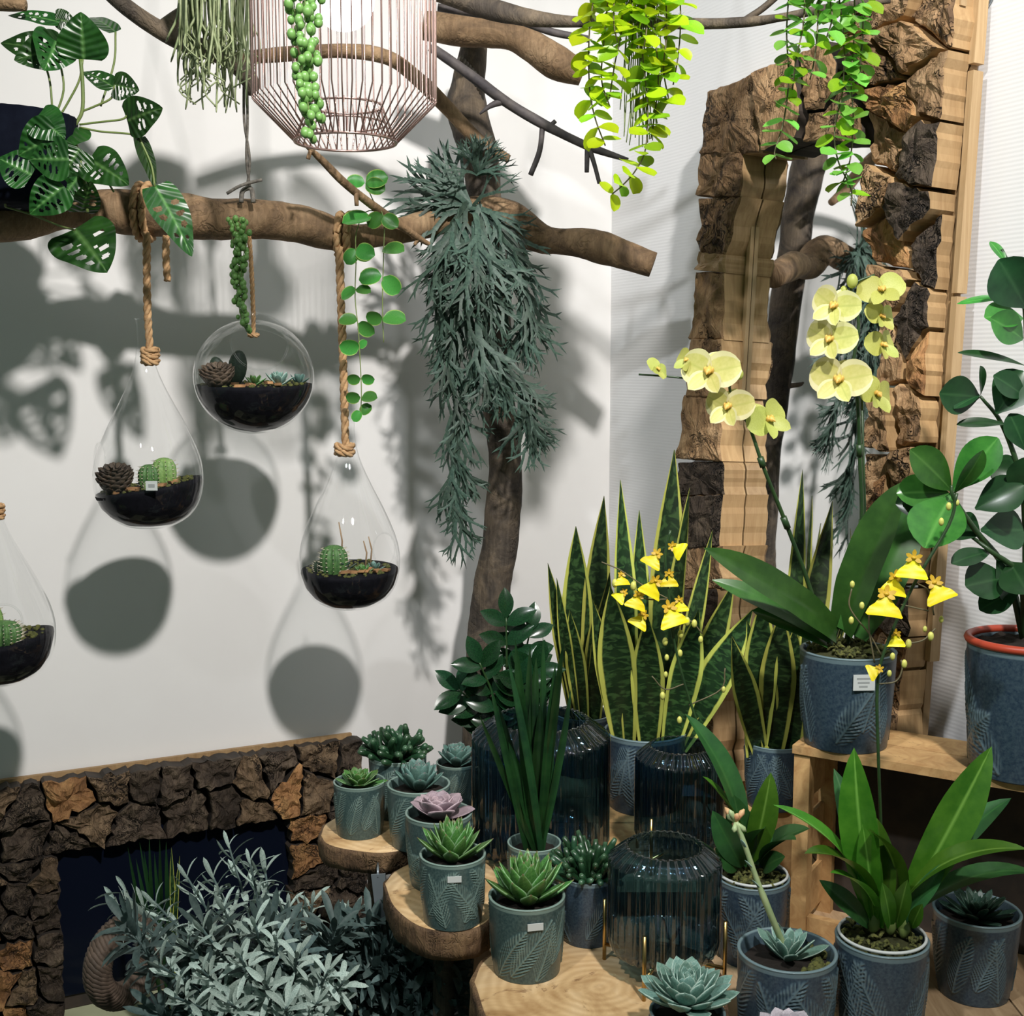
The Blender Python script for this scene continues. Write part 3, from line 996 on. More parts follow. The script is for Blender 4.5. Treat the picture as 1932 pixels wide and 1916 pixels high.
YT = 2.66
mb = limb([(897, 40, YT, 16), (894, 90, YT, 24), (884, 150, YT, 32), (880, 200, YT, 38), (896, 260, YT, 37), (908, 330, YT, 34), (918, 420, YT, 34), (928, 560, YT, 33), (936, 700, YT, 32), (946, 800, YT, 30), (955, 880, YT, 31), (951, 950, YT, 34), (943, 1030, YT, 35), (930, 1100, YT, 36), (921, 1180, YT, 37), (914, 1260, YT, 35), (908, 1340, YT, 34), (905, 1500, YT, 36), (905, 1700, YT, 38)], 22, 0.12)
tp = P(905, 1700, YT)
mb.tube([tp, (tp.x, tp.y, 0.3), (tp.x, tp.y, 0.0)], [S(38, tp), 0.045, 0.05], 22)
trunk = build('tree_trunk', mb, M['bark_dark'])
tag(trunk, 'dark bare tree trunk standing upright in the corner', 'trunk')
build('knot', limb([(925, 700, YT - 0.03, 6), (912, 695, YT - 0.05, 5), (905, 690, YT - 0.055, 2)], 8), M['bark_dark'], trunk)
build('lashing', MB().tube([P(868 + 50 * t / 30 + 0, 110 + 60 * t / 30 + 8 * math.sin(t * 2.1), YT - 0.035 + 0.01 * math.cos(t * 2.1)) for t in range(30)], 0.004, 6), M['twine'], trunk)

BR = [(-70, 425, 2.16, 34), (30, 420, 2.19, 34), (110, 402, 2.22, 30), (180, 396, 2.25, 34), (250, 400, 2.27, 42), (320, 402, 2.29, 42), (400, 412, 2.31, 38), (480, 412, 2.34, 38), (560, 420, 2.37, 36), (620, 440, 2.39, 31), (665, 447, 2.41, 25), (730, 440, 2.45, 23), (800, 424, 2.50, 26), (860, 408, 2.55, 30), (915, 398, 2.57, 30), (960, 415, 2.57, 34), (1010, 446, 2.56, 29), (1055, 455, 2.56, 25), (1105, 458, 2.55, 28), (1160, 476, 2.54, 28), (1232, 500, 2.53, 25)]
branch('hanging_branch', BR, 'bark', 'thick crooked brown branch carrying the glass terrariums', None, 22, 0.16)
branch('bare_branch', [(800, 50, 2.55, 26), (860, 55, 2.55, 30), (920, 58, 2.55, 30), (970, 68, 2.54, 27), (1010, 92, 2.53, 29), (1055, 120, 2.52, 31), (1100, 140, 2.52, 22)], 'bark', 'short thick branch with a broken end over the trunk', n=18)
branch('bare_branch', [(190, -30, 2.20, 15), (240, 15, 2.20, 16), (300, 55, 2.22, 17), (350, 80, 2.23, 19), (400, 98, 2.24, 17), (440, 118, 2.25, 16), (470, 150, 2.26, 18), (478, 178, 2.26, 9)], 'bark_dark', 'slanting branch behind the pale trailing cactus', subs=[[(300, 55, 2.22, 12), (325, 40, 2.23, 15), (350, 20, 2.25, 12)]])
branch('bare_branch', [(430, 112, 2.32, 12), (520, 104, 2.38, 13), (640, 96, 2.44, 13), (730, 108, 2.48, 14), (790, 150, 2.52, 14), (840, 200, 2.54, 14), (900, 262, 2.55, 12), (960, 300, 2.55, 8)], 'bark', 'brown branch running behind the wire lamp to the trunk')
branch('bare_branch', [(812, 88, 2.33, 9), (880, 136, 2.34, 10), (960, 196, 2.36, 10), (1040, 242, 2.37, 9), (1110, 276, 2.38, 8), (1185, 302, 2.38, 4)], 'twig', 'thin black branch with short hanging twigs', n=10,
       subs=[[(1024, 236, 2.37, 5), (1018, 285, 2.37, 5), (1001, 330, 2.37, 5)], [(1108, 280, 2.38, 5), (1107, 325, 2.38, 4)], [(1112, 280, 2.38, 5), (1122, 312, 2.38, 4), (1131, 346, 2.38, 4)], [(950, 190, 2.36, 8), (925, 200, 2.35, 5), (905, 215, 2.35, 2)], [(1036, 240, 2.37, 5), (1048, 228, 2.37, 4)]])
branch('bare_branch', [(790, -25, 2.30, 16), (860, -5, 2.30, 20), (930, 18, 2.29, 20), (1000, 34, 2.27, 16), (1080, 41, 2.25, 11), (1180, 40, 2.22, 10), (1300, 45, 2.18, 10), (1400, 42, 2.14, 10), (1480, 32, 2.10, 8), (1560, 16, 2.07, 8), (1680, 0, 2.03, 6)], 'bark_dark', 'long thin branch holding both trailing lime vines', n=12, subs=[[(1398, 42, 2.14, 6), (1440, 15, 2.13, 7), (1480, -20, 2.12, 7)]])
branch('bare_branch', [(826, 14, 2.36, 7), (900, 24, 2.36, 9), (970, 36, 2.36, 7), (1040, 60, 2.36, 7), (1112, 74, 2.36, 6)], 'twig', 'dark twig beside the long thin branch', n=10)
branch('bare_branch', [(575, 272, 2.20, 4), (605, 300, 2.24, 7), (650, 345, 2.28, 8), (700, 385, 2.34, 8), (760, 428, 2.42, 8), (800, 455, 2.46, 5), (815, 462, 2.47, 3)], 'bark', 'slender brown twig sloping below the wire lamp', n=10, subs=[[(586, 284, 2.2, 4), (581, 300, 2.2, 4)], [(672, 364, 2.3, 5), (673, 388, 2.3, 4)], [(790, 448, 2.45, 4), (782, 462, 2.45, 3)]])
branch('bare_branch', [(-60, -6, 2.1, 18), (0, 4, 2.1, 16), (48, 10, 2.1, 11)], 'bark', 'short brown branch stub above the swiss cheese vine', n=12)
cb = [on_plane(x, y, CORNER + NR * 0.004, NR) for x, y in ((1905, -70), (1870, 0), (1848, 40), (1829, 85))]
tag(build('wall_cable', MB().tube(cb, 0.0022, 6), M['steel']), 'thin grey cable running up the right wall', 'cable')

# ------------------------------------------------------------------ pendant lamp of copper wire
lc = P(651, 190, 2.03)
RL = S(172, lc)
zS = lc.z
zB = P(651, 268, 2.03).z
zI = P(651, 200, 2.03).z
rB, rI = S(96, lc), S(70, lc)
zT = zS + 0.30
lamp = thing('pendant_lamp', (lc.x, lc.y, zB), 'copper wire cage pendant lamp with a lit globe bulb', 'lamp')
LC = Vector((lc.x, lc.y, 0))
wr = 0.0013
mw = MB().tube([(0.05, 0, zT + 0.05 - zB), (RL * 0.86, 0, zT - zB), (RL, 0, zT - 0.05 - zB), (RL, 0, zS - zB), (rB, 0, 0)], wr, 5).mesh('wire', M['copper'])
mi_ = MB().tube([(rB, 0, 0), (rI, 0, zI - zB), (rI * 0.98, 0, zI - zB + 0.004)], wr * 0.9, 5).mesh('inner_wire', M['copper'])
NWIRE = 60
for i in range(NWIRE):
    Mr = Matrix.Translation((lc.x, lc.y, zB)) @ Matrix.Rotation(2 * math.pi * i / NWIRE, 4, 'Z')
    link('wire', mw, Mr, lamp)
    if i % 2 == 0: link('inner_wire', mi_, Mr, lamp)
for r, z, tr in ((RL, zT - 0.05, 0.0018), (rB, zB, 0.0022), (rI, zI, 0.0018), (rI * 1.08, zI - 0.028, 0.0014)):
    build('ring', MB().torus((lc.x, lc.y, z), r, tr, UP, 64, 6), M['copper'], lamp)
bz = P(655, -2, 2.03).z
build('bulb', MB().ball((lc.x, lc.y, bz), S(58, lc), 28, 18), M['bulb'], lamp)
build('socket', MB().lathe([(0.001, bz + 0.045), (0.022, bz + 0.045), (0.022, zT + 0.055), (0.001, zT + 0.055)], 20, (lc.x, lc.y, 0)), M['black'], lamp)
build('cable', MB().tube([(lc.x, lc.y, zT + 0.05), (lc.x, lc.y, 3.1)], 0.003, 8), M['black'], lamp)


# ------------------------------------------------------------------ ropes
def rope_mb(pts, r, pitch=None, strands=3):
    pts = [Vector(p) for p in pts]
    ln = [0]
    for a, b in zip(pts, pts[1:]): ln.append(ln[-1] + (b - a).length)
    tot = ln[-1]
    pitch = pitch or r * 7
    m = max(10, int(tot / (pitch / 9)))
    out, nx = [], None
    mb = MB()
    path = []
    for i in range(m + 1):
        s = tot * i / m
        k = max(0, min(len(pts) - 2, next((j for j in range(len(ln) - 1) if ln[j + 1] >= s - 1e-9), len(pts) - 2)))
        f = (s - ln[k]) / max(1e-9, ln[k + 1] - ln[k])
        path.append((pts[k].lerp(pts[k + 1], f), s))
    frames = []
    for i, (p, s) in enumerate(path):
        t = (path[min(i + 1, m)][0] - path[max(i - 1, 0)][0]).normalized()
        if nx is None: nx = t.orthogonal()
        nx = (nx - t * nx.dot(t)).normalized()
        frames.append((p, s, nx.copy(), t.cross(nx)))
    for q in range(strands):
        ph = 2 * math.pi * q / strands
        mb.tube([p + (x * math.cos(ph + 2 * math.pi * s / pitch) + y * math.sin(ph + 2 * math.pi * s / pitch)) * r * 0.52 for p, s, x, y in frames], r * 0.56, 6)
    return mb


def knot_mb(c, r, rr, turns=3):
    mb = MB()
    for k in range(turns):
        z = c + UP * (k - (turns - 1) / 2) * rr * 1.5
        pts = [z + Vector((math.cos(a) * r * 0.75, math.sin(a) * r * 0.75, 0.35 * rr * math.sin(2 * a + k))) for a in [2 * math.pi * j / 14 for j in range(15)]]
        v = rope_mb(pts, rr)
        mb.merge(v, Matrix.Identity(4))
    return mb


def hang_rope(pts, rpx, label, knot=None, loop=None, mat='rope', group='jute ropes hanging from the branch'):
    path = pix_path(pts, 5)
    r = S(rpx, path[0])
    mb = rope_mb(path, r)
    if loop:                          # turns round the branch
        cx, cy, Y, rp = loop
        c = P(cx, cy, Y)
        rr = S(rp, c)
        for dx in (-1.1, 1.1):
            mb.merge(rope_mb([c + Vector((dx * r + 0.3 * r * math.sin(a), -math.cos(a) * rr, math.sin(a) * rr)) for a in [2 * math.pi * j / 22 for j in range(23)]], r), Matrix.Identity(4))
    o = tag(build('jute_rope', mb, M[mat]), label, 'rope', group)
    if knot:
        c = P(*knot[:3])
        build('knot', knot_mb(c, S(knot[3], c), r * 0.9, knot[4]), M[mat], o)
    return o


hang_rope([(277, 438, 2.235), (277, 520, 2.25), (279, 600, 2.26), (284, 672, 2.26)], 7.5, 'jute rope holding the drop terrarium with two small cacti', (283, 672, 2.26, 17, 3), (274, 400, 2.275, 50))
hang_rope([(314, 445, 2.25), (313, 480, 2.25), (316, 530, 2.25)], 7, 'short loose rope end hanging under the branch', group=None)
hang_rope([(470, 445, 2.30), (475, 520, 2.32), (478, 600, 2.33), (478, 634, 2.33)], 4.5, 'thin jute rope holding the round globe terrarium', (478, 632, 2.33, 11, 1))
hang_rope([(640, 466, 2.365), (643, 560, 2.37), (648, 700, 2.38), (652, 850, 2.38)], 8, 'jute rope holding the drop terrarium with a ribbed cactus', (650, 848, 2.38, 19, 2), (650, 444, 2.40, 38))
hang_rope([(-16, 600, 2.10), (-12, 800, 2.10), (-8, 985, 2.10)], 7, 'jute rope holding the half hidden drop terrarium', (-8, 965, 2.10, 15, 3))
tw = MB()
for dx in (-3, 3):
    tw.tube(pix_path([(463 + dx, 150, 2.30), (464 + dx, 230, 2.30), (468 - dx, 300, 2.30), (469 + dx, 356, 2.315)], 5), 0.0026, 6)
tw.tube(pix_path([(428, 365, 2.27), (450, 352, 2.27), (470, 345, 2.28), (494, 339, 2.28)], 4), 0.003, 6)
tw.tube(pix_path([(455, 382, 2.285), (458, 360, 2.29), (474, 356, 2.29), (478, 382, 2.285)], 4), 0.0045, 6)
tag(build('grey_twine', tw, M['twine']), 'knotted grey twine tying the branch up', 'twine')

blk = thing('wood_block_stand', (0.45, 2.03, TABLE), 'rough wooden block under the navy snake plant pot', 'block')
build('block', MB().box((0.45, 2.035, TABLE + 0.08), (0.05, 0, 0), (0, 0.05, 0), (0, 0, 0.08)), M['crate'], blk, False)
blk2 = thing('wood_block_stand', (0.035, 1.825, TABLE), 'low wooden block under the strap leaf pot', 'block')
build('block', MB().box((0.035, 1.83, TABLE + 0.0325), (0.045, 0, 0), (0, 0.045, 0), (0, 0, 0.0325)), M['crate'], blk2, False)

tr = thing('metal_blade', P(722, 1755, 1.86), 'narrow grey metal blade hanging below the highest log slice', 'tool')
q = [P(x, y, 1.86) for x, y in ((700, 1650), (727, 1648), (729, 1700), (724, 1756), (716, 1750), (706, 1700))]
mb = MB()
mb.add(q + [p + Vector((0, 0.003, 0)) for p in q], [tuple(range(5, -1, -1)), tuple(range(6, 12))] + [(i, (i + 1) % 6, 6 + (i + 1) % 6, 6 + i) for i in range(6)])
build('blade', mb, M['steel'], tr, False)
build('hook', MB().tube([P(713, 1655, 1.861), P(713, 1640, 1.865), P(713, 1628, 1.90)], 0.002, 6), M['steel'], tr)
# ================================================================== pots
def relief_field(nth, nz, seed, rowscale=1.0):
    rg = random.Random(seed)
    th = np.linspace(0, 2 * np.pi, nth, endpoint=False)[None, :]
    z = np.linspace(0, 1, nz)[:, None]
    out = np.zeros((nz, nth))
    nf = 10
    for k in range(nf):
        a0 = 2 * np.pi * k / nf + rg.uniform(-0.15, 0.15)
        z0, ln, ang, cv = rg.uniform(0.02, 0.25), rg.uniform(0.75, 1.0), rg.choice([-1, 1]) * rg.uniform(0.2, 0.8), rg.uniform(-0.5, 0.5)
        dth = (th - a0 + np.pi) % (2 * np.pi) - np.pi
        X, Y = dth * 0.55, z - z0                     # unrolled, pot height = 1
        ca, sa = math.cos(ang), math.sin(ang)
        t = (X * sa + Y * ca) / ln
        w = (X * ca - Y * sa) - cv * 0.25 * (t * t)
        inside = (t > 0) & (t < 1)
        env = 0.17 * np.sqrt(np.clip(np.sin(np.pi * np.clip(t, 0, 1) ** 0.8), 0, 1)) + 1e-6
        ph = t * 15 - np.abs(w) * 20 + 0.35 * np.sin(t * 11 + k)
        stripe = np.clip(np.cos(2 * np.pi * ph) * 1.3 + 0.3, 0, 1)
        f = inside * np.clip((env - np.abs(w)) / 0.03, 0, 1) * stripe * (0.55 + 0.4 * np.clip(np.sin(3.1 * k + 6 * t), 0, 1))
        rib = inside * np.exp(-(w / 0.012) ** 2)
        out = np.maximum(out, np.maximum(f, rib))
    return out


POT_CACHE = {}


def pot_mesh(kind, ratio, taper, seed):
    key = (kind, round(ratio, 2), round(taper, 2), seed)
    if key in POT_CACHE: return POT_CACHE[key]
    nth, nz = 288, 100                  # unit pot: rim radius 1, height 2*ratio
    hgt = 2 * ratio
    rel = relief_field(nth, nz, seed)
    V, Fc, col = [], [], []
    for j in range(nz):
        z = j / (nz - 1)
        fade = min(1, (0.93 - z) / 0.04, z / 0.04)
        r0 = taper + (0.975 - taper) * z + 0.02 * math.sin(z * math.pi)
        for i in range(nth):
            a = 2 * math.pi * i / nth
            e = rel[j, i] * max(0, fade)
            r = r0 + 0.034 * e
            V.append((r * math.cos(a), r * math.sin(a), z * hgt))
            col.append(max(e, 0.75 if z > 0.955 else 0.0) * (0.75 if z < 0.955 else 1))
    prof = [(0.985, hgt + 0.01), (0.965, hgt + 0.03), (0.92, hgt + 0.03), (0.90, hgt), (0.88, hgt * 0.9), (taper * 0.9, hgt * 0.62), (0.001, hgt * 0.62)]
    for r, z in prof:
        for i in range(nth):
            a = 2 * math.pi * i / nth
            V.append((r * math.cos(a), r * math.sin(a), z))
            col.append(1.0 if r > 0.91 else 0.25)
    rows = nz + len(prof)
    for j in range(rows - 1):
        for i in range(nth):
            i2 = (i + 1) % nth
            Fc.append((j * nth + i, j * nth + i2, (j + 1) * nth + i2, (j + 1) * nth + i))
    Fc.append(tuple(range(nth - 1, -1, -1)))
    mb = MB().add(V, Fc)
    me = mb.mesh('pot', M['pot'] if kind == 'teal' else M['pot_blue'])
    at = me.attributes.new('relief', 'FLOAT', 'POINT')
    at.data.foreach_set('value', np.array(col, dtype=np.float32))
    POT_CACHE[key] = me
    return me


def soil_mesh(mat_, seed):
    key = ('soil', mat_.name, seed)
    if key in POT_CACHE: return POT_CACHE[key]
    n, V, Fc = 40, [], []
    rr = [1.0, 0.9, 0.75, 0.6, 0.45, 0.3, 0.15]
    for r in rr:
        for k in range(n):
            a = 2 * math.pi * k / n
            x, y = r * math.cos(a), r * math.sin(a)
            V.append((x, y, 0.10 * (1 - r * r) + 0.10 * noise.noise(Vector((x * 4, y * 4, seed))) + 0.06 * noise.noise(Vector((x * 12, y * 12, seed)))))
    V.append((0, 0, 0.1))
    for j in range(len(rr) - 1):
        for k in range(n):
            Fc.append((j * n + k, j * n + (k + 1) % n, (j + 1) * n + (k + 1) % n, (j + 1) * n + k))
    for k in range(n): Fc.append(((len(rr) - 1) * n + k, (len(rr) - 1) * n + (k + 1) % n, len(V) - 1))
    me = MB().add(V, Fc).mesh('soil', mat_)
    POT_CACHE[key] = me
    return me


class Potted:
    """a pot with its rim's centre seen at (px, py), w pixels wide, standing on a surface zb high"""
    def __init__(self, name, label, cat, px, py, w, zb, ratio=0.92, taper=0.84, kind='teal', soil='soil', seed=1, fill_=0.86, group=None, spin=None):
        D = 0.1
        for _ in range(12):
            c = G(px, py, zb + D * ratio)
            D = S(w, c)
        self.c, self.D, self.r, self.h = Vector((c.x, c.y, zb)), D, D / 2, D * ratio
        self.t = thing(name, self.c, label, cat, group)
        Mw = Matrix.Translation(self.c) @ Matrix.Rotation(rnd(0, 6.28) if spin is None else spin, 4, 'Z') @ Matrix.Scale(self.r, 4)
        self.pot = link('pot', pot_mesh(kind, ratio, taper, seed), Mw, self.t)
        self.zs = zb + self.h * fill_
        k = 0.89 - (1 - fill_) * 0.3
        Ms = Matrix.Translation((self.c.x, self.c.y, self.zs)) @ Matrix.Scale(self.r * k, 4)
        self.soil = link('soil' if soil == 'soil' else 'moss', soil_mesh(M[soil], seed), Ms, self.t)
        self.top = Vector((self.c.x, self.c.y, self.zs + 0.04 * self.r))
        print('POT', name, px, 'c', tuple(round(x, 3) for x in self.c), 'D', round(D, 3), 'h', round(self.h, 3))

    def price(self, dpx=0, fz=0.8, w=0.2, h=0.09, ink=False):   # white price sticker on the side facing the room
        d = Vector((0 - self.c.x, 0 - self.c.y, 0)).normalized()
        side = UP.cross(d)
        d = (d + side * dpx).normalized()
        side = UP.cross(d)
        r = self.r * (0.84 + 0.15 * fz)
        c = self.c + d * (r + self.r * 0.035) + UP * self.h * fz
        o = build('price_tag', MB().box(c, side * self.r * w, d * self.r * 0.012, UP * self.r * h), M['price'], self.t, False)
        if ink:
            mb = MB()
            for k in range(3):
                mb.box(c + d * self.r * 0.0125 + UP * self.r * h * (0.5 - 0.5 * k) + side * rnd(-0.03, 0.03) * self.r, side * self.r * w * (0.7 - 0.15 * k), d * self.r * 0.002, UP * self.r * h * 0.12)
            build('print', mb, M['ink'], o, False)


# ================================================================== leaves
def leaf_mb(L, W, prof, nx=6, ny=14, bend=0.0, fold=0.0, wave=0.0, wf=3, twist=0.0, cup=0.0, holes=None, lobes=0):
    """flat leaf along +Y, facing +Z; prof(t) -> half width 0..1; bend > 0 droops away from +Z"""
    V, U, Fc = [], [], []
    y = z = 0.0
    for j in range(ny + 1):
        t = j / ny
        a = bend * t
        if j:
            y += math.cos(a) * L / ny
            z -= math.sin(a) * L / ny
        w = max(prof(t), 0.0) * W / 2
        tw = twist * t
        for i in range(nx + 1):
            s = 2 * i / nx - 1
            xx = s * w
            zz = fold * abs(s) * w + cup * (s * s) * w + wave * W * math.sin(t * wf * 6.28 + (0 if s > 0 else 1.3)) * abs(s)
            x2, z2 = xx * math.cos(tw) - zz * math.sin(tw), xx * math.sin(tw) + zz * math.cos(tw)
            V.append((x2, y + z2 * math.sin(a), z + z2 * math.cos(a)))
            U.append((i / nx, t))
    for j in range(ny):
        for i in range(nx):
            s, t = 2 * (i + 0.5) / nx - 1, (j + 0.5) / ny
            if holes and any(((s - hs) / hw) ** 2 + ((t - ht + abs(s) * 0.0) / hh) ** 2 < 1 for hs, ht, hw, hh in holes):
                continue
            a = j * (nx + 1) + i
            Fc.append((a, a + 1, a + nx + 2, a + nx + 1))
    return MB().add(V, Fc, U)


def thick_leaf_mb(L, W, T, prof, ny=10, bend=0.0, nk=8, keel=0.6):
    """fleshy leaf, closed, along +Y with its flat side to +Z"""
    V, U, Fc = [], [], []
    y = z = 0.0
    for j in range(ny + 1):
        t = j / ny
        a = bend * t
        if j:
            y += math.cos(a) * L / ny
            z -= math.sin(a) * L / ny
        w = max(prof(t), 0.02) * W / 2
        th = T * max(0.15, math.sin(math.pi * min(1, 0.15 + t * 0.85)) ** 0.6)
        for k in range(nk):
            an = 2 * math.pi * k / nk
            sx, sz = math.cos(an), math.sin(an)
            zz = th * (0.35 * sz if sz > 0 else keel * sz) + 0.25 * w * sx * sx
            V.append((sx * w, y + zz * math.sin(a), z + zz * math.cos(a)))
            U.append((0.5 + 0.5 * sx, t))
    for j in range(ny):
        for k in range(nk):
            k2 = (k + 1) % nk
            Fc.append((j * nk + k, j * nk + k2, (j + 1) * nk + k2, (j + 1) * nk + k))
    Fc.append(tuple(range(nk - 1, -1, -1)))
    Fc.append(tuple(ny * nk + k for k in range(nk)))
    return MB().add(V, Fc, U)


def pr_lance(p=0.45, e=0.8):          # widest at p
    def f(t):
        if t < p: return math.sin(math.pi / 2 * (t / p)) ** 0.8 * 0.9 + 0.1 if t > 0 else 0.12
        return math.cos(math.pi / 2 * ((t - p) / (1 - p))) ** e
    return f


def pr_oval(t): return math.sqrt(max(0, 1 - (2 * t - 1) ** 2)) if 0 < t < 1 else 0.06
def pr_obov(t): return (math.sin(math.pi * min(1, t) ** 1.45) ** 0.62) if 0 < t < 1 else 0.07
def pr_heart(t): return (math.sin(math.pi * (t * 0.92 + 0.08) ** 0.62)) ** 0.75 if t < 1 else 0.01
def pr_strap(t): return min(1, 0.65 + t * 1.2) * (1 - max(0, (t - 0.55) / 0.45) ** 2.2) ** 0.8 if t < 1 else 0.02
def pr_sword(t): return (0.55 + 0.45 * math.sin(min(1, t / 0.6) * math.pi / 2)) * (1 - max(0, (t - 0.55) / 0.45) ** 1.6) if t < 1 else 0.02
def pr_rosette(t): return (0.42 + 0.58 * math.sin(min(1, t / 0.62) * math.pi / 2)) * (1 if t < 0.62 else math.cos((t - 0.62) / 0.38 * math.pi / 2) ** 0.65)


def pr_agave(t): return (0.5 + 0.5 * math.sin(min(1, t / 0.55) * math.pi / 2)) * (1 if t < 0.55 else (1 - ((t - 0.55) / 0.45) ** 1.5))


def vmesh(n, fn): return [fn(i) for i in range(n)]


def leaf_between(name, parent, p0, p1, width, mesh_fn, facing, mat_, **kw):
    """one leaf of its own from p0 to p1; its drooping arc ends at p1"""
    p0, p1 = Vector(p0), Vector(p1)
    ch = (p1 - p0)
    bend = kw.get('bend', 0.0)
    # chord of an arc of unit length
    if abs(bend) > 1e-3:
        cx_, cz_ = math.sin(bend) / bend, -(1 - math.cos(bend)) / bend
    else:
        cx_, cz_ = 1.0, 0.0
    cl = math.hypot(cx_, cz_)
    L = ch.length / cl
    mb = mesh_fn(L, width, **kw)
    rot = math.atan2(cz_, cx_)
    y = ch.normalized()
    z = Vector(facing) - y * Vector(facing).dot(y)
    z = z.normalized() if z.length > 1e-5 else y.orthogonal().normalized()
    # turn so that the arc's chord lies along y
    yy = y * math.cos(rot) - z * math.sin(rot)
    zz = y * math.sin(rot) + z * math.cos(rot)
    return link(name, mb.mesh(name, mat_), orient(p0, yy, zz), parent)


def to_eye(p, up=0.0, side=0.0):
    d = (EYE - Vector(p)).normalized()
    return (d + UP * up + Vector((1, 0, 0)) * side).normalized()


# ------------------------------------------------------------------ rosette succulents
ROS = {}


def rosette(pt, n, L0, L1, mat_, e0=5, e1=80, W=0.5, T=0.12, bend=-0.4, lift=0.0, c=None, tilt=(0, 0), name='leaf', seed=0, ps=0.75, prof=None):
    """n fleshy leaves by the golden angle, outer (length L0, elevation e0) to inner (L1, e1)"""
    key = (mat_, W, T, bend) + ((1,) if prof else ())
    if key not in ROS:
        ROS[key] = thick_leaf_mb(1.0, W, T, prof or pr_rosette, 9, bend).mesh('leaf', M[mat_])
    c = c or (pt.top + UP * lift)
    rg = random.Random(seed)
    rot = Matrix.Rotation(tilt[0], 3, 'X') @ Matrix.Rotation(tilt[1], 3, 'Y')
    for i in range(n):
        f = i / max(1, n - 1)
        a = i * 2.39996 + rg.uniform(-0.12, 0.12)
        e = R(e0 + (e1 - e0) * f ** ps + rg.uniform(-4, 4))
        L = (L0 + (L1 - L0) * f) * rg.uniform(0.92, 1.08)
        d = rot @ Vector((math.cos(a) * math.cos(e), math.sin(a) * math.cos(e), math.sin(e)))
        nn = rot @ Vector((-math.cos(a) * math.sin(e), -math.sin(a) * math.sin(e), math.cos(e)))
        b = c + rot @ Vector((math.cos(a), math.sin(a), 0)) * L0 * 0.05 + UP * L0 * 0.18 * f
        link(name, ROS[key], orient(b, d, nn, (L, L, L)), pt.t)


FINGER = []


def fingers(pt, n, hmin, hmax, spread, seed, thick=0.10):
    if not FINGER:
        for k in range(3):
            b = (-0.5, 0.0, 0.6)[k]
            pts = [(b * 0.25 * (t / 6) ** 2, t / 6.3, 0.12 * math.sin(t * 0.5 + k)) for t in range(7)]
            mb = MB().tube(pts, [0.055, 0.06, 0.062, 0.066, 0.075, 0.085, 0.055], 8)
            mb.uv = [(0.5, u[1]) for u in mb.uv]
            FINGER.append(mb.mesh('finger_leaf', M['finger']))
    rg = random.Random(seed)
    for i in range(n):
        a = i * 2.39996
        f = math.sqrt((i + 0.5) / n)
        e = R(88 - 62 * f * spread + rg.uniform(-9, 9))
        d = Vector((math.cos(a) * math.cos(e), math.sin(a) * math.cos(e), math.sin(e)))
        b = pt.top + Vector((math.cos(a), math.sin(a), 0)) * pt.r * 0.55 * f * rg.uniform(0.6, 1)
        L = rg.uniform(hmin, hmax) * (1.05 - 0.25 * f)
        s = thick / 0.07 * 0.007 / 0.0075
        link('finger_leaf', FINGER[i % 3], orient(b, d, Vector((rg.uniform(-1, 1), rg.uniform(-1, 1), 0.2)), (0.095 * thick / 0.1, L, 0.095 * thick / 0.1)), pt.t)


POTG = 'embossed teal pots of succulents'
pa = Potted('succulent_pot', 'small teal pot with a flat dark green rosette on the highest log slice', 'potted plant', 678, 1473, 100, Z1, 1.0, seed=1, group=POTG)
rosette(pa, 34, pa.r * 1.05, pa.r * 0.3, 'ech_green', 4, 75, 0.46, 0.10, -0.3, seed=1)
pb = Potted('succulent_pot', 'teal pot with dark finger leaved jade behind the highest rosettes', 'potted plant', 750, 1424, 112, Z1, 1.0, seed=2, group=POTG)
fingers(pb, 60, pb.r * 0.9, pb.r * 1.5, 1.0, 5, 0.075)
pc = Potted('succulent_pot', 'teal pot with an upright blue green rosette on the highest log slice', 'potted plant', 790, 1478, 122, Z1, 0.95, seed=3, group=POTG)
rosette(pc, 38, pc.r * 1.0, pc.r * 0.7, 'ech_blue', 25, 82, 0.42, 0.12, -0.3, seed=2)
pd = Potted('succulent_pot', 'blue green rosette pot half hidden by the large ribbed glass vase', 'potted plant', 862, 1437, 80, Z1, 0.95, seed=1, group=POTG)
rosette(pd, 34, pd.r * 1.2, pd.r * 0.8, 'ech_blue', 22, 82, 0.5, 0.10, -0.3, seed=3)
pe = Potted('succulent_pot', 'teal pot with a flat purple rosette on the pale log slice', 'potted plant', 828, 1532, 130, Z2, 1.05, 0.82, seed=2, group=POTG)
rosette(pe, 26, pe.r * 1.08, pe.r * 0.4, 'ech_purple', 10, 70, 0.75, 0.07, -0.35, lift=0.003, seed=4)
pf = Potted('succulent_pot', 'price tagged teal pot with pointed green rosette beside the purple one', 'potted plant', 854, 1610, 128, Z2, 1.0, 0.86, seed=3, group=POTG)
rosette(pf, 40, pf.r * 1.28, pf.r * 1.05, 'ech_green', 20, 82, 0.34, 0.11, -0.3, seed=5, prof=pr_agave)
pf.price(0.05, 0.82)
pg = Potted('succulent_pot', 'price tagged teal pot with pointed green rosette on the widest log slice', 'potted plant', 994, 1688, 148, Z3, 0.98, 0.85, seed=1, group=POTG)
rosette(pg, 40, pg.r * 1.3, pg.r * 1.05, 'ech_green', 16, 82, 0.36, 0.11, -0.3, seed=6, prof=pr_agave)
pg.price(0.22, 0.80)
ph_ = Potted('succulent_pot', 'dark finger jade in a blue pot beside the glass vase on brass legs', 'potted plant', 1110, 1648, 108, Z3, 1.15, 0.9, 'blue', seed=2, group=POTG)
fingers(ph_, 80, ph_.r * 1.1, ph_.r * 1.9, 1.0, 8, 0.062)
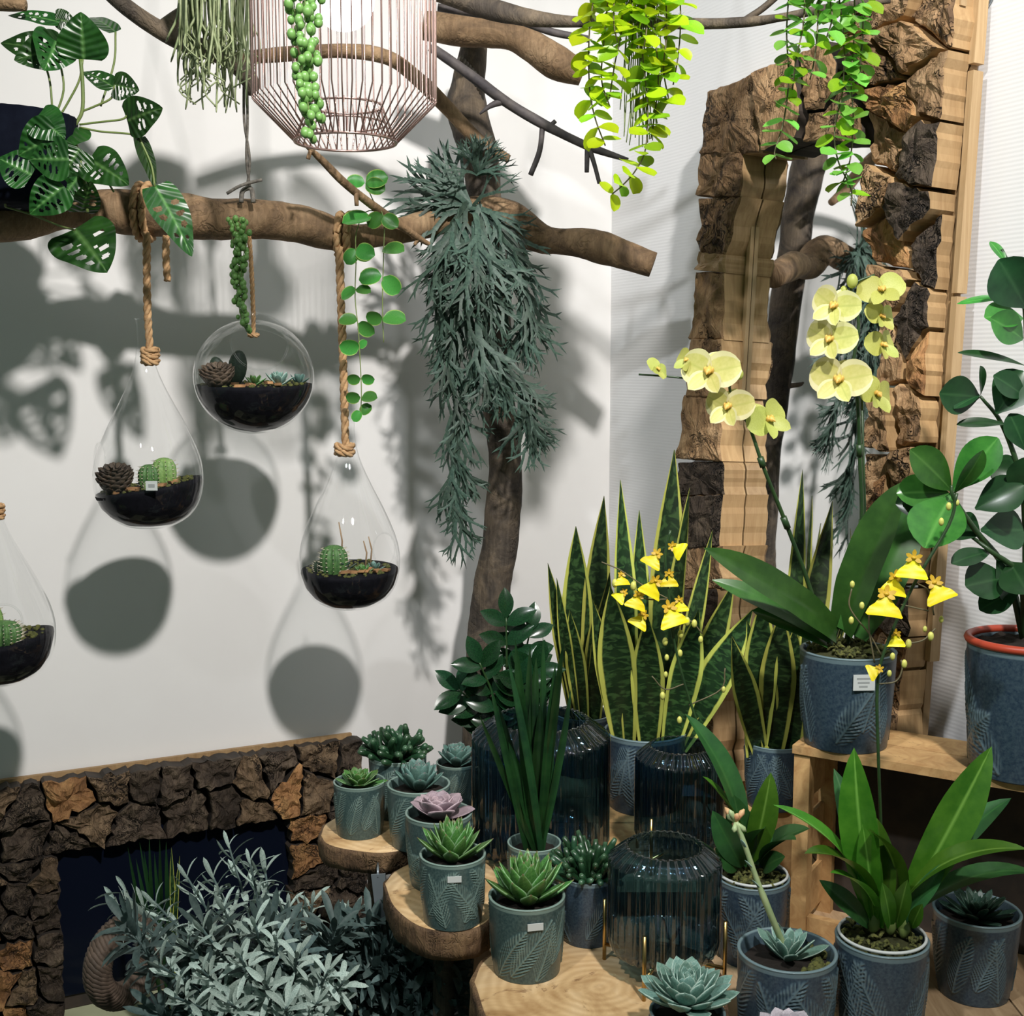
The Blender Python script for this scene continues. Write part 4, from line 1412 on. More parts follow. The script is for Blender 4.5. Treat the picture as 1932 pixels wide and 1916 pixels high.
pi_ = Potted('succulent_pot', 'wide blue pot with pale rosette sending up an orange flower stalk', 'potted plant', 1485, 1792, 190, TABLE, 0.97, 0.86, 'blue', 'soil', seed=3, group=POTG)
ci = pi_.top + Vector((0.0, 0.002, 0.0))
rosette(pi_, 24, pi_.r * 0.85, pi_.r * 0.3, 'ech_pale', 18, 80, 0.36, 0.08, -0.25, c=ci, seed=7)
st = [P(1482, 1792, ci.y - 0.002), P(1450, 1715, ci.y - 0.02), P(1425, 1650, ci.y - 0.025), P(1404, 1590, ci.y - 0.03), P(1388, 1550, ci.y - 0.03)]
st = [Vector(q) for q in smooth_path([tuple(p) for p in st], 5)]
o = build('flower_stalk', MB().tube(st, [0.0045] * 8 + [0.0035] * (len(st) - 8), 8), M['flower_stalk'], pi_.t)
for k in range(9):
    p = st[-1] + Vector((rnd(-0.022, 0.018), rnd(-0.012, 0.012), rnd(-0.010, 0.014)))
    build('flower_bud', MB().tube([st[-1], p, p + (p - st[-1]) * 0.35], [0.0018, 0.004, 0.001], 7), M['flower_orange'] if k % 2 else M['flower_stalk'], o)
for j in (8, 11, 14):
    link('bract', ROS[('ech_pale', 0.36, 0.08, -0.25)], orient(st[j], Vector((rnd(-1, 1), -0.4, 0.6)), UP, 0.02), o)
mo = MB()
for k in range(40):
    a, rr_ = rnd(-1.2, 1.0), rnd(0.45, 0.82) * pi_.r
    p = Vector((pi_.c.x + math.cos(a) * rr_, pi_.c.y + math.sin(a) * rr_, pi_.zs + 0.003 + rnd(0, 0.004)))
    mo.ball(p, rnd(0.003, 0.007), 6, 5)
tag(build('moss', mo, M['moss'], pi_.t), kind='stuff')
pk = Potted('succulent_pot', 'blue fern embossed pot with a dark flat rosette by the crate', 'potted plant', 1843, 1716, 164, TABLE, 0.98, 0.78, 'blue', seed=1, group=POTG)
rosette(pk, 44, pk.r * 0.95, pk.r * 0.3, 'ech_dark', 4, 70, 0.3, 0.10, -0.3, seed=8)
pm = Potted('succulent_pot', 'big pale blue green rosette in front of the brass legged vase', 'potted plant', 1297, 1908, 146, Z3, 0.5, 0.86, 'blue', seed=2, group=POTG)
rosette(pm, 64, pm.r * 1.42, pm.r * 0.6, 'ech_pale', 4, 84, 0.42, 0.11, -0.45, lift=0.012, seed=9, ps=0.9)
pn = Potted('succulent_pot', 'pale lilac rosette in front of the flower stalk pot', 'potted plant', 1487, 1975, 140, TABLE, 0.62, 0.86, 'blue', seed=3, group=POTG)
rosette(pn, 34, pn.r * 1.0, pn.r * 0.55, 'ech_lilac', 10, 80, 0.62, 0.08, -0.45, lift=0.010, seed=10)

# ------------------------------------------------------------------ strap leaved plant in a teal pot
po = Potted('strap_leaf_plant', 'teal pot of upright dark strap leaves before the large glass vase', 'potted plant', 1008, 1588, 104, Z3, 1.15, 0.86, seed=2)
for x, y, w, f in ((905, 1350, 14, 0), (925, 1290, 16, 0), (960, 1245, 18, .3), (972, 1205, 24, 0), (1000, 1215, 20, -.4), (1025, 1200, 18, .4), (1064, 1205, 20, -.3), (1048, 1250, 20, 0), (1078, 1300, 18, .5), (985, 1330, 30, 0), (1020, 1330, 28, 0), (1012, 1240, 26, .1), (940, 1330, 20, 0), (1040, 1370, 26, 0.2), (960, 1400, 26, 0)):
    b = po.top + Vector((rnd(-0.012, 0.012), rnd(-0.008, 0.008), -0.006))
    tip = P(x, y, b.y + rnd(-0.05, 0.05))
    leaf_between('strap_leaf', po.t, b, tip, S(w * 0.85, tip), leaf_mb, to_eye(tip, 0.2, f), M['aloe'], prof=pr_strap, nx=4, ny=12, bend=rnd(-0.1, 0.35), fold=0.45)

# ------------------------------------------------------------------ ZZ plant
zz = Potted('zz_plant', 'dark glossy leafed plant at the foot of the tree trunk', 'potted plant', 965, 1424, 125, RISER, 0.78, 0.84, 'blue', seed=1)
zl = [leaf_mb(1, 0.52, pr_lance(0.5, 0.9), 4, 8, 0.4, 0.2).mesh('leaf', M['zz']) for _ in range(1)]
for (x, y, dy, bx) in ((955, 1165, 0.0, -10), (905, 1250, -0.04, -20), (1000, 1190, 0.03, 5), (865, 1300, -0.03, -30), (1010, 1260, -0.03, 10), (985, 1290, -0.05, 0)):
    b = zz.top + Vector((bx * 0.0008, rnd(-0.01, 0.01), 0))
    tip = P(x, y, b.y + dy)
    mid = b.lerp(tip, 0.5) + Vector((0, 0, 0.02)) + Vector((b.x - tip.x, 0, 0)) * 0.15
    pth = [Vector(q) for q in smooth_path([tuple(b), tuple(mid), tuple(tip)], 9)]
    so = build('stem', MB().tube(pth, [0.004 - 0.0025 * i / len(pth) for i in range(len(pth))], 6), M['stem_dark'], zz.t)
    n = len(pth)
    for j in range(5, n, 3):
        t = (pth[min(j + 1, n - 1)] - pth[j - 1]).normalized()
        sd = t.cross(Vector((0.2, -1, 0.2))).normalized()
        for s in (-1, 1):
            d = (t * 0.6 + sd * s * 0.9 + Vector((0, rnd(-0.5, 0.1), rnd(-0.1, 0.2)))).normalized()
            link('leaflet', zl[0], orient(pth[j], d, (Vector((rnd(-0.5, 0.5), -1, 0.6))), S(rnd(54, 72), pth[j])), so)
    link('leaflet', zl[0], orient(pth[-1], (pth[-1] - pth[-3]), Vector((0.2, -1, 0.3)), S(58, pth[-1])), so)

# ------------------------------------------------------------------ snake plants
SNK = 'snake plants in the corner'
sA = Potted('snake_plant', 'snake plant in a plain grey pot nearest the wall corner', 'potted plant', 1100, 1345, 112, RISER, 1.0, 0.84, 'blue', seed=3, group=SNK)
sB = Potted('snake_plant', 'snake plant in a fern embossed pot behind the ribbed vases', 'potted plant', 1217, 1378, 160, RISER, 0.9, 0.82, 'blue', seed=1, group=SNK)
sC = Potted('snake_plant', 'snake plant in a navy pot beside the wooden crate', 'potted plant', 1462, 1398, 116, TABLE + 0.16, 1.05, 0.84, 'blue', seed=2, group=SNK)


def snake(pt, lst):
    for (bx, tx, ty, w, dy, tw, bend, fx) in lst:
        b = pt.top + Vector((S(bx, pt.top), -0.02 if dy < 0 else 0.01, -0.008))
        tip = P(tx, ty, b.y + dy)
        leaf_between('leaf', pt.t, b, tip, S(w, tip), leaf_mb, to_eye(tip, 0.0, fx), M['snake'], prof=pr_sword, nx=8, ny=22, bend=bend, cup=0.25, wave=0.03, wf=2.2, twist=tw)


snake(sA, [(-15, 1034, 1062, 34, -0.04, 0.3, 0.15, 0.3), (-10, 1050, 1090, 26, -0.06, -0.5, 0.1, -0.3), (-5, 1087, 992, 62, 0.0, 0.3, -0.15, 0), (8, 1140, 935, 52, 0.0, 0.4, 0.0, 0.2), (20, 1125, 1140, 42, -0.04, 0.2, 0.05, 0), (0, 1075, 1150, 40, -0.05, 0.3, 0.1, 0), (14, 1150, 1080, 46, -0.02, -0.3, 0.1, 0.2)])
snake(sB, [(-25, 1170, 905, 44, 0.03, -0.4, 0.05, 0), (-5, 1206, 962, 42, 0.04, 0.2, 0.0, 0.2), (25, 1272, 848, 66, 0.03, -0.25, 0.1, 0), (-40, 1152, 1105, 74, -0.05, 0.15, 0.12, 0), (5, 1222, 1160, 66, -0.06, 0.2, 0.05, 0), (45, 1318, 1150, 64, -0.05, -0.2, 0.1, 0), (40, 1345, 1000, 36, 0.02, 0.9, 0.1, 0.6), (30, 1302, 920, 46, 0.0, 0.6, 0.05, -0.4), (-50, 1118, 1130, 40, -0.03, 0.4, 0.2, 0.2), (55, 1385, 1095, 58, -0.02, -0.3, 0.15, 0), (60, 1420, 1150, 70, -0.04, 0.2, 0.2, 0)])
snake(sC, [(-40, 1440, 1118, 66, -0.04, -0.2, 0.05, 0), (-10, 1475, 1150, 70, -0.05, 0.3, 0.1, 0.2), (20, 1515, 885, 34, 0.06, 0.8, 0.1, 0.4), (30, 1570, 945, 54, 0.06, -0.3, 0.15, 0), (0, 1410, 1170, 50, -0.02, 0.5, 0.1, 0.2), (25, 1500, 1180, 62, -0.05, 0.2, 0.1, 0), (-30, 1380, 1200, 50, -0.05, -0.3, 0.2, 0)])

# ------------------------------------------------------------------ pale yellow moth orchid
orc = Potted('moth_orchid', 'pale yellow moth orchid in a blue fern embossed pot on the crate', 'potted plant', 1600, 1226, 182, CRATE_Z, 0.98, 0.84, 'blue', 'moss', seed=1, fill_=0.97)
orc.price(0.35, 0.78, 0.22, 0.16, True)
yo = orc.c.y
for (bx, by, tx, ty, w, dy, bend, up, sx) in ((1578, 1195, 1333, 1033, 64, -0.12, 0.55, 0.5, -0.1), (1572, 1205, 1345, 1092, 46, -0.02, 0.5, 0.7, 0.0), (1590, 1190, 1702, 908, 84, -0.06, 0.45, 0.1, -0.7), (1605, 1195, 1728, 945, 92, 0.03, 0.3, 0.1, 0.3), (1560, 1210, 1420, 1150, 50, -0.02, 0.6, 0.8, 0.0)):
    b, t_ = P(bx, by, yo - 0.01), P(tx, ty, yo + dy)
    leaf_between('leaf', orc.t, b, t_, S(w, t_), leaf_mb, to_eye(t_, up, sx), M['orchid_leaf'], prof=pr_strap, nx=8, ny=16, bend=bend, fold=0.25)

pet = {}
for nm in ('petal', 'petal_g'):
    pet[nm] = (leaf_mb(1, 1.15, lambda t: (math.sin(math.pi * min(1, t * 0.93 + 0.04) ** 0.85)) ** 0.5, 8, 8, 0.35, 0.0, 0.02, 1.5, 0, 0.12).mesh('petal', M[nm]),
               leaf_mb(1, 0.62, pr_lance(0.5, 0.6), 6, 8, 0.3, 0.0, 0, 1, 0, 0.15).mesh('sepal', M[nm]))
lipm = MB()
lipm.ball((0, -0.10, 0.16), 0.12, 10, 7, (1.0, 1.1, 0.8))
lipm.ball((0.11, -0.02, 0.12), 0.09, 8, 6, (0.6, 1, 1.2))
lipm.ball((-0.11, -0.02, 0.12), 0.09, 8, 6, (0.6, 1, 1.2))
lipm.tube([(0, -0.08, 0.14), (0, -0.2, 0.2), (0, -0.3, 0.18)], [0.08, 0.06, 0.01], 8)
lipm.ball((0, 0.06, 0.10), 0.075, 8, 6)
lipme = lipm.mesh('flower', M['lip'])


def moth_flower(root, px, py, size, Y, face, roll=0.0, green=False, par=None):
    c = P(px, py, Y)
    r = S(size, c) / 2
    z = Vector(face).normalized()
    up = (UP - z * UP.z).normalized()
    x = up.cross(z)
    up2 = up * math.cos(roll) + x * math.sin(roll)
    fl = link('flower', lipme, orient(c, up2, z, r), root)
    pm_, sm = pet['petal_g' if green else 'petal']
    xr = up2.cross(z)
    for a, m_, s, zoff in ((0, sm, 0.95, -0.03), (72, pm_, 0.98, 0.03), (-72, pm_, 0.98, 0.03), (142, sm, 0.92, -0.03), (-142, sm, 0.92, -0.03)):
        ar = R(a)
        d = up2 * math.cos(ar) + xr * math.sin(ar) + z * 0.18
        link('petal' if m_ is pm_ else 'sepal', m_, orient(c + z * r * zoff, d, z, r * s), fl)
    return c


ys1, ys2 = yo - 0.06, yo - 0.04
sp1 = pix_path([(1558, 1205, yo), (1520, 1085, yo - 0.02), (1478, 975, yo - 0.04), (1440, 880, ys1), (1412, 800, ys1), (1382, 752, ys1), (1376, 720, ys1), (1380, 695, ys1)], 5)
spk = build('flower_spike', MB().tube(sp1, [0.0038 - 0.0022 * i / len(sp1) for i in range(len(sp1))], 7), M['stem_dark'], orc.t)
sp1b = pix_path([(1340, 716, ys1 + 0.01), (1300, 714, ys1 + 0.015), (1260, 710, ys1 + 0.015), (1205, 706, ys1 + 0.015)], 4)
build('side_stem', MB().tube(sp1b, 0.0016, 6), M['stem_dark'], spk)
sp2 = pix_path([(1598, 1205, yo), (1616, 1100, yo - 0.01), (1626, 980, yo - 0.02), (1622, 860, yo - 0.03), (1618, 760, ys2), (1610, 690, ys2), (1620, 610, ys2), (1606, 560, ys2), (1612, 535, ys2), (1650, 518, ys2)], 5)
spk2 = build('flower_spike', MB().tube(sp2, [0.0042 - 0.0026 * i / len(sp2) for i in range(len(sp2))], 7), M['stem_dark'], orc.t)
build('stake', MB().tube([P(1600, 1215, yo + 0.004), P(1632, 960, yo - 0.014), P(1624, 700, ys2 + 0.008)], 0.002, 6), M['stem_dark'], orc.t)
for q in (sp1, sp2):
    for j in (9, 15):
        build('node', MB().tube([q[j], q[j + 1]], 0.0052, 7), M['stem_dark'], spk if q is sp1 else spk2)
for (px, py, sz, dy, fx, fz, roll, gr) in ((1338, 702, 124, -0.015, -0.25, 0.05, 0.1, False), (1298, 680, 66, 0.01, -0.9, 0.3, 0.2, True), (1374, 768, 104, -0.02, -0.35, -0.1, 0.1, False), (1450, 792, 100, 0.0, 0.75, 0.1, -0.4, True), (1240, 697, 54, 0.0, 0.85, 0.4, 0.6, True)):
    moth_flower(orc.t, px, py, sz, ys1 + dy, to_eye(P(px, py, ys1), fz, fx), roll, gr)
for (px, py, sz, dy, fx, fz, roll, gr) in ((1574, 578, 104, -0.02, -0.45, 0.0, 0.3, False), (1664, 548, 96, -0.01, 0.1, 0.35, -0.2, True), (1566, 641, 108, -0.02, -0.4, -0.05, 0.15, False), (1662, 598, 76, 0.0, 0.75, 0.1, 0.2, True), (1583, 718, 126, -0.03, -0.2, 0.05, 0.1, False), (1664, 652, 84, 0.01, 0.9, 0.1, -0.1, True), (1652, 745, 96, 0.01, 0.8, 0.0, 0.3, True)):
    moth_flower(orc.t, px, py, sz, ys2 + dy, to_eye(P(px, py, ys2), fz, fx), roll, gr)
for px, py, Y, s in ((1395, 706, ys1 - 0.01, 9), (1378, 690, ys1, 5), (1608, 530, ys2 - 0.01, 12), (1592, 548, ys2, 8)):
    c = P(px, py, Y)
    build('bud', MB().ball(c, S(s, c), 10, 8, (0.9, 0.9, 1.15)), M['petal_g'], orc.t)

# ------------------------------------------------------------------ dancing lady orchids (small yellow sprays)
def onc_lip_mb():
    prof = lambda t: 0.18 + 0.12 * math.sin(t * 9) * (t < 0.3) + 0.95 * math.sin(math.pi * min(1, max(0, (t - 0.15) / 0.85)) * 0.5) ** 0.9 * (1 if t < 0.9 else 0.86)
    return leaf_mb(1, 1.35, prof, 10, 8, -0.35, 0.0, 0.05, 2.0, 0, -0.1)


olip = onc_lip_mb().mesh('flower', M['onc_lip'])
opt = MB()
for a in (0, 68, -68, 118, -118):
    opt.merge(leaf_mb(0.55, 0.26, pr_lance(0.6, 0.7), 4, 5, -0.3), orient((0, 0.02, 0.02), (math.sin(R(a)), -math.cos(R(a)) * -1, 0.1), (0, 0, 1)))
opt.ball((0, 0.02, 0.06), 0.13, 8, 6, (1.2, 0.8, 0.8))
opme = opt.mesh('petals', M['onc_petal'])


def spray(pt, stems, flowers, buds):
    for i, st_ in enumerate(stems):
        pth = pix_path(st_, 5)
        build('flower_stem' if i == 0 else 'side_stem', MB().tube(pth, 0.0022 if i == 0 else 0.0011, 6), M['stem_brown'] if i else M['stem_dark'], pt.t)
    for px, py, s, Y, ang in flowers:
        c = P(px, py, Y)
        r = S(s, c)
        z = to_eye(c, rnd(-0.1, 0.3), rnd(-0.4, 0.4))
        up = (UP - z * UP.dot(z)).normalized()
        x = up.cross(z)
        d = -(up * math.cos(R(ang)) + x * math.sin(R(ang)))
        f = link('flower', olip, orient(c, d, z, r * 0.95), pt.t)
        link('petals', opme, orient(c + z * 0.001, -d, z, r * 0.74), f)
    for px, py, Y in buds:
        c = P(px, py, Y)
        build('bud', MB().ball(c, S(rnd(5, 8), c), 8, 6, (0.8, 0.8, 1.2)), M['bud'], pt.t)


pj = Potted('dancing_lady_orchid', 'bright green leafed orchid in a blue pot with yellow spray before the moth orchid', 'potted plant', 1664, 1768, 176, TABLE, 1.1, 0.86, 'blue', 'moss', seed=2, fill_=0.95)
build('inner_pot_rim', MB().torus((pj.c.x, pj.c.y, pj.c.z + pj.h + 0.006), pj.r * 0.9, 0.0022, UP, 48, 6), M['price'], pj.t)
yj = pj.c.y
JL = [((1650, 1745), (1610, 1412), 74, -0.03, 0.35, 0.1, -0.3, 1), ((1690, 1740), (1872, 1408), 80, 0.0, 0.25, 0.3, 0.4, 1), ((1640, 1745), (1468, 1512), 56, -0.03, 0.8, 0.5, 0.0, 1), ((1645, 1745), (1525, 1600), 66, -0.08, 1.0, 0.6, -0.2, 1),
      ((1655, 1740), (1575, 1450), 52, 0.03, 0.5, 0.2, 0.2, 0), ((1650, 1745), (1628, 1555), 48, -0.04, 0.2, 0.3, 0.1, 1), ((1690, 1740), (1932, 1592), 64, -0.06, 1.1, 0.6, 0.0, 1), ((1665, 1740), (1655, 1545), 58, 0.0, 0.7, 0.3, -0.3, 1),
      ((1660, 1750), (1570, 1640), 46, -0.07, 0.7, 0.6, 0.0, 1), ((1675, 1750), (1645, 1560), 60, -0.06, 0.9, 0.4, 0.4, 1), ((1700, 1745), (1785, 1625), 34, -0.03, 0.5, 0.4, 0.2, 0), ((1690, 1750), (1712, 1660), 36, -0.05, 0.2, 0.2, 0, 1), ((1680, 1755), (1665, 1665), 32, -0.05, 0.2, 0.2, 0.2, 1), ((1640, 1750), (1548, 1660), 38, -0.02, 0.6, 0.4, 0, 0), ((1700, 1745), (1905, 1500), 60, 0.05, 0.7, 0.3, 0.3, 0), ((1720, 1750), (1740, 1705), 26, -0.05, 0.2, 0.2, 0, 1), ((1665, 1750), (1600, 1545), 50, 0.0, 0.4, 0.2, -0.2, 1), ((1690, 1745), (1960, 1640), 50, 0.04, 0.9, 0.5, 0.2, 0)]
for (b, t_, w, dy, bend, up, sx, br) in JL:
    p0, p1 = P(b[0], b[1], yj), P(t_[0], t_[1], yj + dy)
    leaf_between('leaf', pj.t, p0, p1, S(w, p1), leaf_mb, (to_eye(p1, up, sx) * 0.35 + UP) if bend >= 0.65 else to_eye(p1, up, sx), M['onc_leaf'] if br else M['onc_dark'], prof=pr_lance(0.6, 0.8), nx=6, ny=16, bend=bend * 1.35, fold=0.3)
for px, py in ((1648, 1735), (1680, 1738), (1705, 1745)):
    p = P(px, py, yj)
    build('bulb', MB().ball(p, S(16, p), 10, 8, (0.8, 0.8, 1.6)), M['stem'], pj.t)
yq = yj + 0.01
spray(pj, [[(1668, 1740, yj), (1662, 1560, yj + 0.02), (1657, 1420, yq), (1655, 1300, yq), (1668, 1230, yq), (1720, 1110, yq), (1790, 990, yq), (1805, 930, yq)],
           [(1662, 1235, yq), (1640, 1195, yq), (1615, 1165, yq), (1602, 1140, yq), (1607, 1110, yq)], [(1668, 1225, yq), (1700, 1215, yq), (1740, 1208, yq), (1765, 1185, yq)], [(1730, 1100, yq), (1752, 1115, yq), (1762, 1160, yq)], [(1655, 1290, yq), (1690, 1285, yq), (1702, 1262, yq), (1700, 1245, yq)], [(1700, 1140, yq), (1752, 1152, yq)], [(1650, 1250, yq), (1640, 1190, yq), (1640, 1150, yq)]],
      [(1724, 1053, 42, yq - 0.01, 5), (1688, 1088, 38, yq, 10), (1672, 1122, 48, yq - 0.01, 8), (1763, 1100, 42, yq - 0.01, -25), (1690, 1195, 26, yq, 0), (1660, 1262, 24, yq - 0.01, 60)],
      [(1606, 1170, yq), (1626, 1142, yq), (1608, 1102, yq), (1745, 1186, yq), (1756, 1200, yq), (1776, 1168, yq), (1714, 1214, yq), (1684, 1238, yq), (1706, 1252, yq), (1678, 1270, yq), (1790, 955, yq), (1776, 984, yq), (1806, 948, yq)])

pl = Potted('dancing_lady_orchid', 'shaded orchid in a blue pot with a yellow spray before the snake plants', 'potted plant', 1420, 1652, 142, TABLE, 1.1, 0.86, 'blue', 'moss', seed=3, fill_=0.95)
build('inner_pot_rim', MB().torus((pl.c.x, pl.c.y, pl.c.z + pl.h + 0.006), pl.r * 0.9, 0.0022, UP, 48, 6), M['price'], pl.t)
yl = pl.c.y
for (b, t_, w, dy, bend, up, sx, br) in [((1400, 1630), (1300, 1345), 66, 0.0, 0.9, 0.2, 0.2, 0), ((1405, 1630), (1330, 1462), 56, -0.04, 0.7, 0.5, 0.0, 1), ((1415, 1630), (1455, 1458), 54, -0.03, 0.5, 0.4, 0.3, 1), ((1400, 1635), (1345, 1530), 50, -0.05, 0.5, 0.3, -0.2, 0), ((1430, 1635), (1525, 1560), 58, -0.03, 1.0, 0.5, 0.2, 0), ((1440, 1635), (1500, 1580), 50, -0.06, 1.1, 0.5, 0.2, 0), ((1410, 1630), (1385, 1500), 58, -0.02, 0.3, 0.2, 0, 0), ((1425, 1630), (1430, 1520), 60, 0.02, 0.3, 0.2, 0, 0), ((1390, 1640), (1350, 1600), 44, -0.03, 0.5, 0.3, 0, 0), ((1440, 1640), (1480, 1615), 40, -0.05, 0.6, 0.4, 0, 0), ((1410, 1635), (1440, 1560), 60, -0.05, 0.9, 0.4, 0, 0)]:
    p0, p1 = P(b[0], b[1], yl), P(t_[0], t_[1], yl + dy)
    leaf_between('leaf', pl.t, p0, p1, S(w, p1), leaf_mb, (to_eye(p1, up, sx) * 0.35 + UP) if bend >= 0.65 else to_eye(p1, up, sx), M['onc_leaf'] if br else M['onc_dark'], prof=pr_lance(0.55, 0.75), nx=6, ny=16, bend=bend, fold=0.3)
yr = yl + 0.02
spray(pl, [[(1412, 1635, yl), (1370, 1480, yr), (1330, 1400, yr), (1295, 1300, yr), (1270, 1200, yr), (1262, 1120, yr), (1255, 1050, yr), (1265, 1000, yr)],
           [(1262, 1130, yr), (1215, 1105, yr), (1170, 1075, yr), (1135, 1060, yr)], [(1268, 1190, yr), (1300, 1170, yr), (1325, 1195, yr)], [(1290, 1290, yr), (1255, 1300, yr), (1230, 1275, yr)], [(1300, 1330, yr), (1360, 1300, yr), (1368, 1260, yr)], [(1258, 1130, yr), (1222, 1130, yr), (1195, 1120, yr)]],
      [(1268, 1030, 26, yr, -60), (1240, 1045, 30, yr, 30), (1236, 1096, 34, yr - 0.01, 30), (1262, 1082, 26, yr, 0), (1205, 1122, 30, yr - 0.01, 20), (1282, 1132, 24, yr, -10), (1262, 1146, 40, yr - 0.01, -15), (1214, 1160, 28, yr, 30), (1172, 1084, 22, yr, 0), (1178, 1118, 22, yr, 40)],
      [(1160, 1100, yr), (1195, 1105, yr), (1296, 1172, yr), (1310, 1176, yr), (1255, 1210, yr), (1284, 1196, yr), (1258, 1240, yr), (1283, 1232, yr), (1256, 1272, yr), (1250, 1312, yr), (1365, 1300, yr), (1282, 1358, yr), (1322, 1206, yr)])

# ------------------------------------------------------------------ clusia by the right wall
cl = Potted('clusia_plant', 'round leaved green bush in a tall red rimmed pot by the right wall', 'potted plant', 1936, 1212, 216, CRATE_Z, 1.15, 0.84, 'blue', seed=2, fill_=0.98)
build('red_rim', MB().torus((cl.c.x, cl.c.y, cl.c.z + cl.h + 0.004), cl.r * 0.955, 0.006, UP, 56, 8), M['red_rim'], cl.t)
yc_ = cl.c.y
stems = [[(1934, 1215, yc_), (1900, 1080, yc_ - 0.01), (1840, 1000, yc_ - 0.03), (1800, 940, yc_ - 0.05), (1795, 915, yc_ - 0.05)], [(1936, 1215, yc_), (1935, 1000, yc_), (1925, 900, yc_ - 0.02), (1890, 800, yc_ - 0.02), (1850, 748, yc_ - 0.03)], [(1938, 1215, yc_), (1960, 900, yc_), (1940, 700, yc_ - 0.02), (1930, 560, yc_ - 0.02), (1890, 470, yc_ - 0.02)], [(1934, 1215, yc_), (1925, 1090, yc_ - 0.03), (1870, 1040, yc_ - 0.04), (1830, 1010, yc_ - 0.02)]]
for s_ in stems:
    pth = pix_path(s_, 5)
    build('stem', MB().tube(pth, [0.006 - 0.004 * i / len(pth) for i in range(len(pth))], 7), M['stem_dark'], cl.t)
CLL = [((1795, 925), (1718, 848), 70, -0.03, .4, 0, 1), ((1797, 925), (1883, 826), 74, -0.02, .3, .2, 1), ((1790, 930), (1692, 930), 70, 0.0, .5, .1, 1), ((1795, 935), (1745, 1032), 108, -0.08, 0.1, -.1, 1), ((1800, 930), (1855, 850), 40, -0.05, .5, .6, 1),
       ((1800, 935), (1690, 950), 64, 0.02, .2, .3, 0), ((1848, 748), (1773, 742), 74, -0.02, .0, -.4, 0), ((1850, 745), (1800, 770), 24, -0.02, .9, 0, 0), ((1900, 800), (1805, 800), 26, 0.0, .9, 0, 0), ((1880, 780), (1932, 700), 80, 0.0, .3, .2, 0),
       ((1930, 600), (1858, 598), 60, -0.03, .5, -.1, 1), ((1935, 580), (1885, 490), 100, -0.04, .0, .2, 0), ((1935, 690), (1808, 664), 22, -0.02, .9, 0, 0), ((1930, 640), (1870, 600), 64, -0.05, .3, -.2, 1), ((1930, 560), (1806, 572), 18, 0.02, .9, 0, 1), ((1900, 500), (1868, 455), 22, 0.02, .5, .5, 1),
       ((1935, 750), (1875, 708), 50, -0.02, .4, 0, 0), ((1935, 900), (1868, 880), 60, 0.02, .3, 0, 0), ((1840, 960), (1932, 915), 74, -0.02, .4, .2, 0), ((1850, 1000), (1932, 1000), 80, 0.02, .2, 0, 0), ((1870, 1040), (1795, 1062), 40, -0.03, .5, 0, 0), ((1900, 1090), (1822, 1105), 80, -0.02, .3, -.1, 0), ((1905, 1060), (1940, 1120), 80, -0.05, .3, 0, 0), ((1850, 1010), (1800, 985), 60, 0.03, .2, 0, 0), ((1925, 1110), (1848, 1150), 56, 0.0, .4, -.2, 0), ((1880, 1050), (1905, 1140), 40, 0, .3, .4, 0), ((1935, 850), (1905, 780), 50, 0, .2, .2, 0), ((1850, 745), (1850, 690), 26, -0.02, .1, 1, 0), ((1930, 950), (1950, 860), 80, -0.04, .3, 0, 0)]
for (b, t_, w, dy, up, sx, br) in CLL:
    p0, p1 = P(b[0], b[1], yc_ - 0.03), P(t_[0], t_[1], yc_ - 0.03 + dy)
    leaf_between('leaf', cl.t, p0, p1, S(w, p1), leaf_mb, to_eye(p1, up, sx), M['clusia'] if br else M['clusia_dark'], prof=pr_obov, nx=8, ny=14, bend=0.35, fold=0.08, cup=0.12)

for pt, cen in ((orc, 0.0), (pj, 0.0), (pl, 0.0)):
    mo = MB()
    for k in range(110):
        a, rr_ = rnd(0, 6.28), math.sqrt(rnd(0.05, 1)) * pt.r * 0.80
        p = Vector((pt.c.x + math.cos(a) * rr_, pt.c.y + math.sin(a) * rr_, pt.zs + 0.11 * pt.r * (1 - (rr_ / pt.r) ** 2) + rnd(0, 0.005)))
        d = Vector((rnd(-1, 1), rnd(-1, 1), rnd(0, 0.6))) * 0.012
        mo.tube([p, p + d * 0.5 + UP * 0.003, p + d], [0.0022, 0.0028, 0.0012], 5)
    tag(build('moss_tuft', mo, M['moss'], pt.t), kind='stuff')
